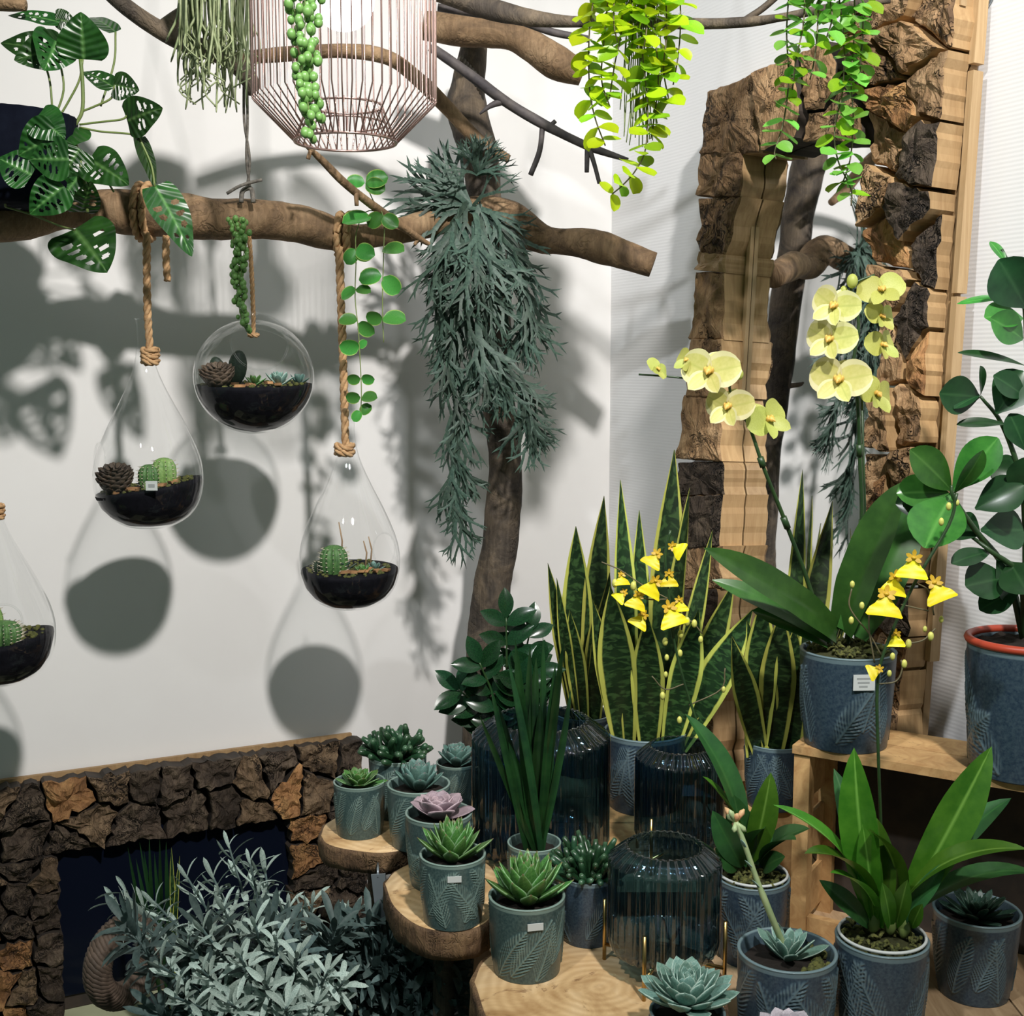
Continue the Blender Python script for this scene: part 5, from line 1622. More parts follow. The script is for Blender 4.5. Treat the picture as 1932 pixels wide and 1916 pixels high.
# ================================================================== ribbed blue glass vases on brass legs
def vase(px, py_base, z, w, hpx, label, legs=True, ribs=38, seed=0):
    c = G(px, py_base, z)
    Rr = S(w, c) / 2
    hh = S(hpx, c)
    lift = 0.032 if legs else 0.004
    t = thing('ribbed_vase', c, label, 'vase', 'ribbed smoky blue glass vases')
    z0 = z + lift
    rf = lambda a, zz: 1 + 0.03 * math.cos(ribs * a)
    prof = [(0.01, z0), (Rr * 0.86, z0), (Rr * 0.95, z0 + 0.006), (Rr, z0 + 0.02), (Rr, z0 + hh * 0.4), (Rr, z0 + hh * 0.85), (Rr, z0 + hh * 0.872), (Rr * 0.985, z0 + hh * 0.88), (Rr * 0.965, z0 + hh * 0.888), (Rr * 0.84, z0 + hh * 0.94), (Rr * 0.72, z0 + hh * 0.985), (Rr * 0.69, z0 + hh),
            (Rr * 0.665, z0 + hh * 0.985), (Rr * 0.80, z0 + hh * 0.925), (Rr * 0.94, z0 + hh * 0.86), (Rr * 0.95, z0 + 0.025), (Rr * 0.85, z0 + 0.012), (0.01, z0 + 0.012)]
    build('glass', MB().lathe(prof, ribs * 6, (c.x, c.y, 0), rf), M['glass_blue'], t)
    if legs:
        br = 0.0028
        for k in range(4):
            a = R(20 + seed + 90 * k)
            d = Vector((math.cos(a), math.sin(a), 0))
            p = c + d * Rr * 1.14
            build('leg', MB().tube([p, p + UP * (lift + hh * 0.38)], br, 8), M['brass'], t)
        for k in range(2):
            a = R(20 + seed + 90 * k)
            d = Vector((math.cos(a), math.sin(a), 0))
            build('cross_bar', MB().tube([c + d * Rr * 1.13 + UP * (lift - 0.005 - 0.004 * k), c - d * Rr * 1.13 + UP * (lift - 0.005 - 0.004 * k)], br, 8), M['brass'], t)
    return t


vase(1251, 1832, Z3, 206, 205, 'small ribbed blue glass vase on brass legs upon the widest log slice', True, 34, 46)
vase(1279, 1622, RISER, 162, 188, 'medium ribbed blue glass vase standing on the plank riser', True, 34, 30)
vase(1020, 1602, RISER, 252, 250, 'largest ribbed blue glass vase behind the strap leaf pot', False, 40)


# ================================================================== glass terrariums
DROP = [(0.155, 1.0), (0.14, 0.97), (0.135, 0.90), (0.15, 0.85), (0.21, 0.77), (0.33, 0.69), (0.50, 0.60), (0.68, 0.51), (0.84, 0.42), (0.95, 0.34), (1.0, 0.26), (0.98, 0.18), (0.88, 0.105), (0.70, 0.05), (0.45, 0.015), (0.20, 0.001), (0.01, 0.0)]
GLOBE = [(math.sin(math.pi * k / 24), 0.5 + 0.5 * math.cos(math.pi * k / 24)) for k in range(1, 24)] + [(0.01, 0.0)]


def prof_r(prof, f):
    for (r0, z0), (r1, z1) in zip(prof, prof[1:]):
        if z1 <= f <= z0: return r0 + (r1 - r0) * (f - z0) / (z1 - z0 + 1e-9)
    return prof[-1][0]


def cactus(parent, base, r, h, m, ribs=12, tilt=(0, 0)):
    pr = [(r * 0.75, 0), (r * 0.95, h * 0.2), (r, h * 0.45), (r * 0.95, h * 0.7), (r * 0.7, h * 0.9), (r * 0.35, h * 0.98), (0.0003, h)]
    rf = lambda a, zz: 1 + 0.11 * math.cos(ribs * a)
    mb = MB().lathe([(a, b) for a, b in pr], ribs * 4, (0, 0, 0), rf)
    Mt = Matrix.Translation(base) @ Matrix.Rotation(tilt[0], 4, 'X') @ Matrix.Rotation(tilt[1], 4, 'Y')
    o = link('cactus', mb.mesh('cactus', m), Mt, parent)
    sp = MB()
    for k in range(ribs):
        a = 2 * math.pi * k / ribs
        for j in range(1, 7):
            f = j / 7
            rr_ = prof_r([(q[0], q[1] / h) for q in pr][::-1], f) * 1.1
            p = Vector((rr_ * math.cos(a), rr_ * math.sin(a), f * h))
            d = Vector((math.cos(a), math.sin(a), 0.4)) * r * 0.3
            sd = Vector((-math.sin(a), math.cos(a), 0)) * r * 0.05
            sp.add([p - sd, p + sd, p + UP * r * 0.08, p + d], [(0, 1, 3), (1, 2, 3), (2, 0, 3)])
    tag(link('spines', sp.mesh('spines', M['spine']), Mt, o), kind='stuff')
    return o


def pine_cone(parent, base, r, h):
    sm = thick_leaf_mb(1, 0.9, 0.2, pr_rosette, 4, -0.5, 6)
    mb = MB()
    n = 70
    for i in range(n):
        f = (i + 0.5) / n
        a = i * 2.39996
        rr_ = r * math.sin(math.pi * (0.12 + 0.8 * f)) ** 0.7
        p = Vector((rr_ * 0.5 * math.cos(a), rr_ * 0.5 * math.sin(a), f * h))
        mb.merge(sm, orient(p, (math.cos(a), math.sin(a), 0.5), (-math.cos(a) * 0.5, -math.sin(a) * 0.5, 1), rr_ * 0.62 + r * 0.05))
    return link('pine_cone', mb.mesh('pine_cone', M['cone']), Matrix.Translation(base) @ Matrix.Rotation(0.3, 4, 'X'), parent)


def terrarium(name, label, prof, px, py_bot, py_top, w, Y, soil_f, tilt, hole, cat='terrarium'):
    cb_, ct = P(px, py_bot, Y), P(px, py_top, Y)
    hh = ct.z - cb_.z
    c = Vector((cb_.x, cb_.y, cb_.z))
    Rr = S(w, P(px, (py_bot + py_top) / 2, Y)) / 2
    t = thing(name, c, label, cat, 'hanging glass terrariums')
    fine = []
    pp = smooth_path(prof, 4)
    mb = MB().lathe([(max(0.0005, q[0]) * Rr, q[1] * hh) for q in pp], 72, c)
    hd, hf, hr = hole                 # opening: direction on the glass, height fraction, radius
    hp = c + Vector((math.cos(hd), math.sin(hd), 0)) * prof_r(prof, hf) * Rr + UP * hf * hh
    keep = [(f, m_) for f, m_ in zip(mb.f, mb.mi) if (sum((mb.v[i] for i in f), Vector()) / len(f) - hp).length > hr]
    mb.f, mb.mi = [k[0] for k in keep], [k[1] for k in keep]
    g = build('glass', mb, M['glass'], t)
    hn = (hp - (c + UP * hf * hh * 0.96)).normalized()
    build('opening_rim', MB().torus(hp - hn * hr * 0.16, hr * 0.99, 0.0016, hn, 36, 6), M['glass'], g)
    if prof is DROP:
        build('neck_lip', MB().torus(c + UP * hh, prof[0][0] * Rr, 0.0014, UP, 30, 6), M['glass'], g)
    # substrate
    n, rows = 48, 14
    V, Fc = [], []
    zt = lambda x, y: soil_f * hh + tilt[0] * x + tilt[1] * y + 0.004 * noise.noise(Vector((x * 90, y * 90, px)))
    for j in range(rows + 1):
        for k in range(n):
            a = 2 * math.pi * k / n
            f0 = soil_f * j / rows
            r = prof_r(prof, f0) * Rr * 0.988
            if j == rows: r = prof_r(prof, soil_f) * Rr * 0.975
            x, y = r * math.cos(a), r * math.sin(a)
            zz_ = f0 * hh + (tilt[0] * x + tilt[1] * y) * (j / rows) ** 2 + 0.003
            V.append(c + Vector((x, y, zz_)))
    for s in (0.8, 0.6, 0.4, 0.2):
        for k in range(n):
            a = 2 * math.pi * k / n
            r = prof_r(prof, soil_f) * Rr * 0.95 * s
            x, y = r * math.cos(a), r * math.sin(a)
            V.append(c + Vector((x, y, zt(x, y) + 0.003)))
    V.append(c + UP * (zt(0, 0) + 0.003))
    tot = rows + 5
    for j in range(tot - 1):
        for k in range(n):
            Fc.append((j * n + k, j * n + (k + 1) % n, (j + 1) * n + (k + 1) % n, (j + 1) * n + k))
    for k in range(n): Fc.append(((tot - 1) * n + k, (tot - 1) * n + (k + 1) % n, len(V) - 1))
    build('black_soil', MB().add(V, Fc), M['soil_black'], t)
    ms, ch = MB(), MB()
    rmax = prof_r(prof, soil_f) * Rr * 0.86
    for k in range(150):
        a, r = rnd(0, 6.28), math.sqrt(rnd(0, 1)) * rmax
        x, y = r * math.cos(a), r * math.sin(a)
        ms.ball(c + Vector((x, y, zt(x, y) + 0.004)), rnd(0.002, 0.006), 6, 4, (1, 1, 0.7))
    tag(build('moss', ms, M['moss'], t), kind='stuff')
    for k in range(9):
        a, r = rnd(3.4, 6.0), rnd(0.55, 0.95) * rmax
        x, y = r * math.cos(a), r * math.sin(a)
        p = c + Vector((x, y, zt(x, y) + 0.007))
        d = Vector((rnd(-1, 1), rnd(-1, 1), 0)).normalized()
        build('bark_chip', MB().box(p, d * rnd(0.006, 0.011), UP.cross(d) * rnd(0.003, 0.006), UP * 0.0025 + d * 0.0015), M['bark_chip'], t, False)
    return t, c, Rr, hh, (lambda x, y: c + Vector((x, y, zt(x, y))))


t1, c1, r1, h1, z1f = terrarium('drop_terrarium', 'glass drop terrarium with pine cone and two cacti and a white tag', DROP, 284, 996, 602, 202, 2.26, 0.20, (0.15, 0.05), (R(215), 0.335, 0.034))
pine_cone(t1, z1f(-0.045, -0.045) + UP * 0.0, 0.036, 0.05)
cactus(t1, z1f(0.012, -0.035), 0.019, 0.045, M['cactus'], 13)
cactus(t1, z1f(0.036, -0.025), 0.021, 0.052, M['cactus_l'], 11)
cactus(t1, z1f(0.022, -0.060), 0.012, 0.018, M['cactus_l'], 10)
cp = P(286, 916, 2.157)
tgp = build('price_tag', MB().box(cp, (S(11, cp), 0, 0), (0, 0.0006, 0), (0, 0, S(9, cp))), M['price'], t1, False)
build('print', MB().box(cp + Vector((0, -0.0008, 0)), (S(6, cp), 0, 0), (0, 0.0003, 0), (0, 0, S(3, cp))), M['ink'], tgp, False)

t2, c2, r2, h2, z2f = terrarium('globe_terrarium', 'round glass globe terrarium with two dark cactus pads', GLOBE, 482, 818, 602, 224, 2.33, 0.42, (0.0, 0.05), (R(290), 0.80, 0.052))
for x, y, w, h, lean in ((-0.058, -0.01, 0.016, 0.056, -0.25), (-0.030, -0.03, 0.018, 0.066, 0.15)):
    b = z2f(x, y)
    mb = MB().ball((0, 0, h * 0.55), h * 0.5, 14, 10, (w / (h * 0.5), 0.28, 1.0))
    link('cactus_pad', mb.mesh('cactus_pad', M['cactus_d']), Matrix.Translation(b) @ Matrix.Rotation(lean, 4, 'Y'), t2)
pine_cone(t2, z2f(-0.055, -0.055), 0.035, 0.038)


class _Pt: pass


def mini_rosette(parent, c, L, m, n=20, seed=1):
    q = _Pt()
    q.t, q.top = parent, c
    rosette(q, n, L, L * 0.5, m, 20, 80, 0.42, 0.12, -0.3, seed=seed)


mini_rosette(t2, z2f(0.010, -0.05) + UP * 0.003, 0.026, 'ech_green', 16, 1)
mini_rosette(t2, z2f(0.055, -0.045) + UP * 0.003, 0.034, 'ech_pale', 22, 2)
mini_rosette(t2, z2f(0.085, -0.005) + UP * 0.003, 0.025, 'ech_blue', 16, 3)

t3, c3, r3, h3, z3f = terrarium('drop_terrarium', 'glass drop terrarium with one ribbed green cactus and orange bark', DROP, 661, 1148, 770, 190, 2.38, 0.195, (0.0, 0.04), (R(325), 0.32, 0.032))
cactus(t3, z3f(-0.026, -0.035), 0.025, 0.058, M['cactus'], 13)
cactus(t3, z3f(-0.052, -0.02), 0.016, 0.026, M['cactus_d'], 10)
mini_rosette(t3, z3f(-0.008, -0.03) + UP * 0.004, 0.028, 'ech_dark', 18, 5)
mini_rosette(t3, z3f(0.03, -0.04) + UP * 0.002, 0.026, 'ech_green', 18, 6)
mini_rosette(t3, z3f(0.05, -0.01) + UP * 0.002, 0.024, 'ech_blue', 16, 7)
for dx, hgt in ((-0.018, 0.095), (0.03, 0.06), (0.04, 0.065)):
    b = z3f(dx, 0.0)
    build('dry_twig', MB().tube([b, b + Vector((0.004, 0, hgt * 0.6)), b + Vector((-0.002, 0, hgt))], [0.0016, 0.0018, 0.0012], 6), M['twig_brown'], t3)

t4, c4, r4, h4, z4f = terrarium('drop_terrarium', 'glass drop terrarium with a round dark cactus above the low mirror', DROP, 0, 1290, 890, 208, 2.10, 0.20, (0.18, 0.03), (R(300), 0.34, 0.03))
cactus(t4, z4f(0.030, -0.045), 0.027, 0.042, M['cactus'], 16)
cactus(t4, z4f(0.004, -0.03), 0.018, 0.075, M['cactus_l'], 10)

# ================================================================== pearl strings
pearl = MB().ball((0, 0, 0), 1.0, 10, 7, (0.9, 0.9, 1.1)).mesh('pearl', M['pearl'])


def pearls(label, strands, rp, step):
    p0 = P(*strands[0][0])
    t = thing('string_of_pearls', pix_path(strands[0], 2)[-1], label, 'hanging plant')
    for s in strands:
        pth = pix_path(s, 5)
        so = build('strand', MB().tube(pth, 0.0008, 5), M['stem'], t)
        acc = 0
        for a, b in zip(pth, pth[1:]):
            L = (b - a).length
            k = max(1, int(L / step))
            for j in range(k):
                p = a.lerp(b, (j + rnd(0, 1)) / k)
                r = S(rp, p) * rnd(0.75, 1.15)
                an = rnd(0, 6.28)
                off = Vector((math.cos(an), math.sin(an), rnd(-0.4, 0.4))) * r * 1.15
                link('pearl', pearl, Matrix.Translation(p + off) @ Matrix.Rotation(rnd(-0.6, 0.6), 4, 'X') @ Matrix.Scale(r, 4), so)
    return t


pearls('large beaded string of pearls hanging in front of the wire lamp', [[(552, -30, 1.83), (560, 60, 1.83), (572, 140, 1.83), (582, 215, 1.83), (590, 268, 1.83)], [(600, -30, 1.83), (588, 60, 1.835), (590, 150, 1.835), (598, 230, 1.83)], [(575, -30, 1.82), (575, 80, 1.82), (565, 150, 1.82), (578, 180, 1.82), (588, 250, 1.82)]], 9.5, 0.0050)
pearls('small beaded string of pearls under the thick branch beside the globe', [[(432, 414, 2.255), (442, 470, 2.255), (446, 540, 2.26), (455, 600, 2.26), (466, 626, 2.26)], [(452, 410, 2.255), (455, 480, 2.25), (456, 560, 2.25), (462, 612, 2.25)], [(464, 412, 2.25), (462, 470, 2.25), (450, 520, 2.25), (462, 580, 2.25)], [(438, 412, 2.25), (450, 450, 2.25), (449, 510, 2.25)]], 5.8, 0.0042)

# ================================================================== trailing pale cactus (rhipsalis)
rh = thing('trailing_cactus', P(405, 0, 2.1), 'pale green mistletoe cactus trailing thin stems beside the lamp', 'hanging plant')
for i in range(85):
    x0 = 340 + 130 * random.random()
    Y0 = 2.10 + rnd(-0.05, 0.05)
    le = rnd(60, 150) if i < 60 else rnd(150, 215)
    dx = rnd(-22, 22)
    pts = [(x0, -25, Y0), (x0 + dx * 0.3, le * 0.4, Y0), (x0 + dx, le * 0.8, Y0 + rnd(-0.02, 0.02)), (x0 + dx * rnd(0.6, 1.5), le, Y0)]
    so = build('stem', MB().tube(pix_path(pts, 4), [0.0022] * 8 + [0.0018] * 4 + [0.001], 5), M['rhip'], rh)
    if i % 2 == 0:
        x1, y1 = x0 + dx * 0.8, le * 0.72
        build('side_stem', MB().tube(pix_path([(x1, y1, Y0), (x1 + rnd(-24, 24), y1 + 22, Y0), (x1 + rnd(-34, 34), y1 + 48, Y0)], 3), 0.0014, 5), M['rhip'], so)


# ================================================================== lime vines
def vine(name, label, strands, mats, lpx, step, cat='hanging plant', extra_stems=0, droop=0.2, spread=1.0, alt=False, leaf_prof=pr_oval, wr=0.82):
    base = pix_path(strands[0], 2)[0]
    t = thing(name, base, label, cat)
    ms = [leaf_mb(1.0, wr, leaf_prof, 6, 7, b, 0.0, 0, 1, 0, cpp).mesh('leaf', M[m]) for m in mats for b, cpp in ((0.5, 0.3), (-0.2, 0.25))]
    cnt = 0
    for s in strands:
        pth = pix_path(s, 6)
        so = build('stem', MB().tube(pth, 0.0013, 5), M['stem_brown'], t)
        acc, tgt, k = 0.0, rnd(0.2, 1.0) * step, 0
        for a, b in zip(pth, pth[1:]):
            L = (b - a).length
            while acc + L > tgt:
                p = a.lerp(b, (tgt - acc) / L)
                ax = (b - a).normalized()
                an = k * 1.57 + rnd(-0.4, 0.4)
                x = ax.orthogonal().normalized()
                y = ax.cross(x)
                for sg in ((1, -1) if not alt else (1,)):
                    d = (x * math.cos(an) + y * math.sin(an)) * sg
                    dd = (d * spread + ax * droop * rnd(0, 2) + Vector((0, 0, -0.1))).normalized()
                    nn = (-ax * 0.6 + UP * 0.7 + Vector((rnd(-0.5, 0.5), rnd(-1.5, -0.1), 0)))
                    r = S(lpx, p) * rnd(0.7, 1.15)
                    link('leaf', random.choice(ms), orient(p, dd, nn, r), so)
                    cnt += 1
                k += 1
                tgt += step * rnd(0.8, 1.2)
            acc += L
    return t


Y1 = 2.12
vine('trailing_vine', 'yellow lime button vine trailing in long strands between lamp and mirror', [
    [(1125, -30, Y1), (1112, 60, Y1 - .02), (1112, 160, Y1 - .02), (1122, 220, Y1 - .02), (1142, 275, Y1 - .02)],
    [(1150, -30, Y1), (1140, 70, Y1 - .03), (1135, 150, Y1 - .03), (1150, 200, Y1 - .03)],
    [(1175, -30, Y1), (1172, 60, Y1 - .04), (1160, 120, Y1 - .04), (1150, 185, Y1 - .03)],
    [(1205, -30, Y1), (1212, 100, Y1 - .03), (1222, 200, Y1 - .03), (1218, 280, Y1 - .03), (1200, 320, Y1 - .03), (1176, 348, Y1 - .03), (1155, 366, Y1 - .03)],
    [(1230, -30, Y1), (1236, 60, Y1 - .02), (1242, 150, Y1 - .02), (1236, 210, Y1 - .02), (1228, 262, Y1 - .02)],
    [(1255, -30, Y1), (1258, 60, Y1 - .02), (1252, 130, Y1 - .02), (1262, 190, Y1 - .02)],
    [(1282, -30, Y1), (1284, 40, Y1), (1280, 100, Y1), (1270, 160, Y1)],
    [(1190, -30, Y1), (1195, 40, Y1 - .03), (1192, 90, Y1 - .03)], [(1160, -30, Y1), (1158, 40, Y1 - .05), (1165, 80, Y1 - .05)], [(1215, -30, Y1), (1220, 50, Y1 - .05), (1215, 90, Y1 - .05)]], ['lime_y', 'lime', 'lime_y'], 44, 0.020)
rt = [o for o in bpy.data.objects if o.name.startswith('trailing_vine')][-1]
for i in range(28):
    x0 = rnd(1175, 1240)
    build('root', MB().tube(pix_path([(x0, -10, Y1), (x0 + rnd(-10, 10), 120, Y1), (x0 + rnd(-18, 14), rnd(200, 285), Y1 - 0.01)], 4), 0.0009, 4), M['rhip'], rt)
Y2 = 1.93
vine('trailing_vine', 'apple green button vine trailing over the teak mirror frame', [
    [(1490, -30, Y2), (1484, 60, Y2), (1488, 150, Y2), (1478, 230, Y2), (1462, 285, Y2), (1464, 300, Y2)],
    [(1520, -30, Y2), (1515, 50, Y2 - .02), (1502, 110, Y2 - .02), (1495, 170, Y2 - .02)],
    [(1545, -30, Y2), (1542, 60, Y2 - .02), (1535, 120, Y2 - .02), (1528, 150, Y2 - .02)],
    [(1580, -30, Y2), (1592, 80, Y2), (1590, 170, Y2), (1575, 240, Y2), (1580, 300, Y2), (1605, 355, Y2), (1606, 388, Y2)],
    [(1612, -30, Y2), (1612, 60, Y2), (1606, 150, Y2), (1610, 230, Y2), (1604, 300, Y2), (1590, 345, Y2)],
    [(1560, -30, Y2), (1570, 30, Y2 - .03), (1560, 70, Y2 - .03)], [(1628, -30, Y2), (1628, 60, Y2), (1624, 110, Y2), (1622, 150, Y2)]], ['apple', 'apple', 'lime'], 38, 0.0175)

# coin leaved vine on the thick branch
hv = thing('coin_vine', P(690, 350, 2.36), 'small coin leaved vine wound over the branch by the rope', 'hanging plant')
hs1 = pix_path([(720, 400, 2.36), (690, 400, 2.35), (672, 440, 2.34), (672, 490, 2.34), (670, 560, 2.34), (676, 620, 2.34), (680, 690, 2.34), (682, 740, 2.34), (680, 790, 2.34)], 4)
hs2 = pix_path([(690, 345, 2.36), (705, 380, 2.36), (724, 410, 2.35), (724, 470, 2.34), (722, 540, 2.34), (722, 600, 2.34), (724, 646, 2.34)], 4)
for q in (hs1, hs2): build('stem', MB().tube(q, 0.0011, 5), M['stem'], hv)
hl = leaf_mb(1.0, 0.85, pr_oval, 8, 8, 0.3, 0, 0, 1, 0, 0.25).mesh('leaf', M['hoya'])
for (bx, by, dx, dy, L, up) in ((688, 345, -1, -.1, 36, .5), (690, 345, 1, -.3, 44, .3), (690, 345, .8, .3, 40, .2), (722, 408, .3, .2, 36, .2), (722, 405, -.6, .4, 36, .1), (700, 410, -1, .1, 56, 1.2), (672, 470, .6, .2, 40, .1), (672, 470, -.4, .6, 34, .1), (672, 480, 1, .3, 30, .6), (722, 470, .8, 0, 46, 1.0), (720, 520, -1, .1, 44, .5), (724, 522, .8, .9, 42, .1), (672, 545, -.8, .4, 34, .9), (672, 545, .8, .1, 30, .9), (722, 600, .9, 0, 46, .9), (722, 600, -.8, 0, 34, -.4), (674, 605, -.8, -.1, 36, .8), (676, 610, .7, .5, 36, -.5), (678, 655, -1, 0, 38, -.4), (678, 655, .7, -.6, 20, .4), (680, 714, -.8, .1, 26, -.4), (682, 714, .8, .1, 26, -.4), (680, 750, -1, 0, 28, -.3), (682, 750, 1, -.1, 32, .8), (680, 780, .6, -.5, 26, .4), (680, 775, -.5, .7, 24, .3)):
    p = P(bx, by, 2.34)
    d = Vector((dx, rnd(-0.5, 0.1), -dy))
    link('leaf', hl, orient(p, d, Vector((0, -1, up)), S(L, p)), hv)


# ================================================================== staghorn fern
def frond_mb(seed, levels=4):
    rg = random.Random(seed)
    mb = MB()

    def rib(p, ang, w0, L, lev):
        n = 4
        pts, a = [], ang
        x, y = p
        cv = rg.uniform(-0.25, 0.25)
        V, U = [], []
        for i in range(n + 1):
            f = i / n
            w = w0 * (1 - 0.12 * f) if lev > 0 else w0 * (1 - f ** 2 * 0.95)
            if lev > 0 and i == n: w = w0 * 1.1
            nx_, ny_ = math.cos(a), math.sin(a)          # across
            z = -0.55 * (y ** 2) + 0.03 * math.sin(5 * y + seed)
            V += [(x - nx_ * w, y - (-ny_) * 0 + ny_ * -w, z), (x, y, z + w * 0.35), (x + nx_ * w, y + ny_ * w, z)]
            U += [(0.1, min(1, y)), (0.5, min(1, y)), (0.9, min(1, y))]
            if i < n:
                x += -math.sin(a) * L / n
                y += math.cos(a) * L / n
                a += cv / n
        Fc = []
        for i in range(n):
            b = i * 3
            Fc += [(b, b + 1, b + 4, b + 3), (b + 1, b + 2, b + 5, b + 4)]
        mb.add(V, Fc, U)
        if lev > 0:
            sp = rg.uniform(0.30, 0.50)
            for sg in (-1, 1):
                rib((x, y), a + sg * sp * rg.uniform(0.6, 1.2), w0 * 0.72, L * rg.uniform(0.6, 0.95), lev - 1)
            if rg.random() < 0.15: rib((x, y), a + rg.uniform(-0.1, 0.1), w0 * 0.66, L * 0.7, lev - 1)
    rib((0, 0), 0.0, 0.046, 0.34, levels)
    return mb


FR = [frond_mb(s, 3).mesh('frond', M['stag']) for s in range(7)]
stg = thing('staghorn_fern', P(890, 400, 2.52), 'grey green staghorn fern hanging down the trunk in forked fronds', 'hanging plant')
ST = [([(880, 380, 2.50), (868, 520, 2.48), (860, 700, 2.48), (856, 850, 2.48), (862, 985, 2.48)], 46), ([(905, 380, 2.50), (920, 520, 2.47), (935, 660, 2.47), (985, 740, 2.48), (1005, 800, 2.48)], 38), ([(935, 400, 2.50), (965, 480, 2.48), (985, 560, 2.48), (990, 640, 2.48)], 26), ([(868, 390, 2.50), (845, 470, 2.47), (838, 580, 2.47), (838, 690, 2.47)], 24), ([(895, 400, 2.49), (900, 500, 2.45), (905, 620, 2.45), (915, 700, 2.45)], 28)]
for pts, n in ST:
    pth = pix_path(pts, 8)
    so = build('stem', MB().tube(pth, 0.002, 5), M['stag'], stg)
    m = len(pth)
    for i in range(n):
        f = (i + rnd(0, 1)) / n
        j = min(m - 2, int(f * (m - 1)))
        p = pth[j].lerp(pth[j + 1], rnd(0, 1))
        ax = (pth[j + 1] - pth[j]).normalized()
        an = rnd(-2.6, 2.6)
        out = Vector((math.sin(an), -abs(math.cos(an)) * 0.8, 0))
        thin = 1.0 if f < 0.6 else 0.7
        d = (ax * rnd(0.7, 1.4) + out * rnd(0.25, 0.75) * thin)
        L = S(rnd(95, 150), p) * (1 if f < 0.75 else 0.8)
        link('frond', random.choice(FR), orient(p, d, out * 0.5 + Vector((rnd(-0.5, 0.5), -1.0, 0.4)), (L, L, L * 0.4)), so)
b0 = P(888, 392, 2.51)
for (tx, ty, dy) in ((738, 352, 0), (735, 375, .03), (760, 330, -.02), (795, 290, 0), (800, 310, -.03), (830, 285, .02), (815, 330, -.04), (880, 255, -.02), (900, 245, 0), (930, 262, -.03), (950, 270, 0), (962, 300, -.02), (965, 330, -.04), (925, 300, -.05), (905, 290, -.05), (760, 400, -.03), (775, 430, -.04), (790, 415, -.03), (945, 320, -.06), (890, 300, -.06), (860, 330, -.05), (1000, 440, -.03), (1020, 480, -.03), (985, 420, -.05), (940, 350, -.06), (915, 262, -.04), (870, 270, 0.0), (810, 380, -0.04), (780, 365, -.03)):
    tip = P(tx, ty, 2.50 + dy)
    d = tip - b0
    d2 = P(900, 330, 2.49) if ty < 340 and tx > 850 else b0
    d = tip - d2
    L = max(d.length, S(70, tip)) * 1.12
    link('frond', random.choice(FR), orient(d2, d + UP * 0.02, Vector((rnd(-0.4, 0.4), -1, 0.5)), (L, L, L * 0.6)), stg)

# ================================================================== swiss cheese vine
mo_ = thing('swiss_cheese_vine', P(60, 400, 2.13), 'swiss cheese vine with holed leaves in a dark pot on the branch', 'hanging plant')
HL = [(0.5, 0.30, 0.24, 0.040), (-0.5, 0.30, 0.24, 0.040), (0.48, 0.44, 0.26, 0.042), (-0.48, 0.45, 0.26, 0.042), (0.45, 0.58, 0.24, 0.040), (-0.46, 0.60, 0.22, 0.040), (0.42, 0.72, 0.18, 0.034), (-0.42, 0.74, 0.2, 0.034), (0.2, 0.37, 0.06, 0.022), (-0.2, 0.52, 0.06, 0.022)]
MLV = [((140, 432), (199, 509), 104, -0.05, 0.3, 0.0, 1), ((292, 350), (358, 476), 62, 0.0, 0.2, 0.5, 1), ((262, 258), (292, 352), 30, 0.0, 0.4, 0.9, 0), ((240, 228), (303, 205), 62, -0.02, 0.3, 0.1, 1), ((215, 165), (160, 137), 34, 0.02, 0.7, 0.0, 1), ((214, 160), (260, 170), 44, 0.0, 0.2, 0.2, 1), ((158, 112), (153, 28), 76, -0.02, 0.0, -0.1, 0),
       ((120, 98), (8, 82), 56, 0.0, 0.4, 0.0, 1), ((120, 88), (32, 112), 60, -0.03, 0.2, 0.2, 1), ((112, 42), (20, 30), 30, 0.0, 0.9, 0.0, 1), ((104, 35), (145, 46), 34, 0.02, 0.4, 0.2, 1), ((168, 300), (239, 346), 66, -0.03, 0.1, 0.2, 1), ((142, 238), (98, 282), 66, -0.06, 0.2, -0.3, 0), ((110, 70), (85, 130), 70, -0.04, 0.1, 0.2, 1), ((218, 60), (172, 34), 26, 0.10, 0.5, 0.0, 0), ((12, 392), (34, 338), 42, -0.08, 0.2, 0.2, 0), ((150, 330), (110, 380), 56, -0.03, 0.1, 0.3, 1), ((90, 300), (50, 350), 60, -0.03, 0.2, 0.0, 1), ((130, 380), (90, 330), 50, -0.05, 0.1, 0.3, 1), ((60, 250), (10, 215), 60, 0.0, 0.3, 0, 1), ((152, 400), (170, 345), 50, -0.04, 0.1, 0.4, 1), ((110, 250), (40, 290), 70, -0.17, 0.1, 0.0, 1), ((60, 330), (0, 300), 64, -0.17, 0.2, 0.1, 1), ((130, 300), (60, 300), 66, -0.17, 0.1, 0.2, 1), ((120, 350), (60, 400), 60, -0.16, 0.1, 0.0, 1), ((70, 220), (120, 260), 60, -0.17, 0.2, 0.0, 0), ((150, 280), (120, 330), 60, -0.16, 0.1, 0.0, 1)]
YM = 2.13
for (b, t_, w, dy, up, sx, hol) in MLV:
    p0, p1 = P(b[0], b[1], YM + (dy if dy < -0.15 else 0)), P(t_[0], t_[1], YM + dy)
    hs = [(s, t + rnd(-0.02, 0.02), ww * rnd(0.75, 1.1), hh_ * rnd(0.7, 1.2)) for s, t, ww, hh_ in HL if rnd(0, 1) < 0.8] if hol else None
    leaf_between('leaf', mo_, p0, p0.lerp(p1, 1.06), S(w * 1.25, p1), leaf_mb, to_eye(p1, up, sx), M['monstera'], prof=pr_heart, nx=30, ny=44, bend=rnd(0.2, 0.5), cup=0.08, wave=0.02, wf=2, holes=hs)
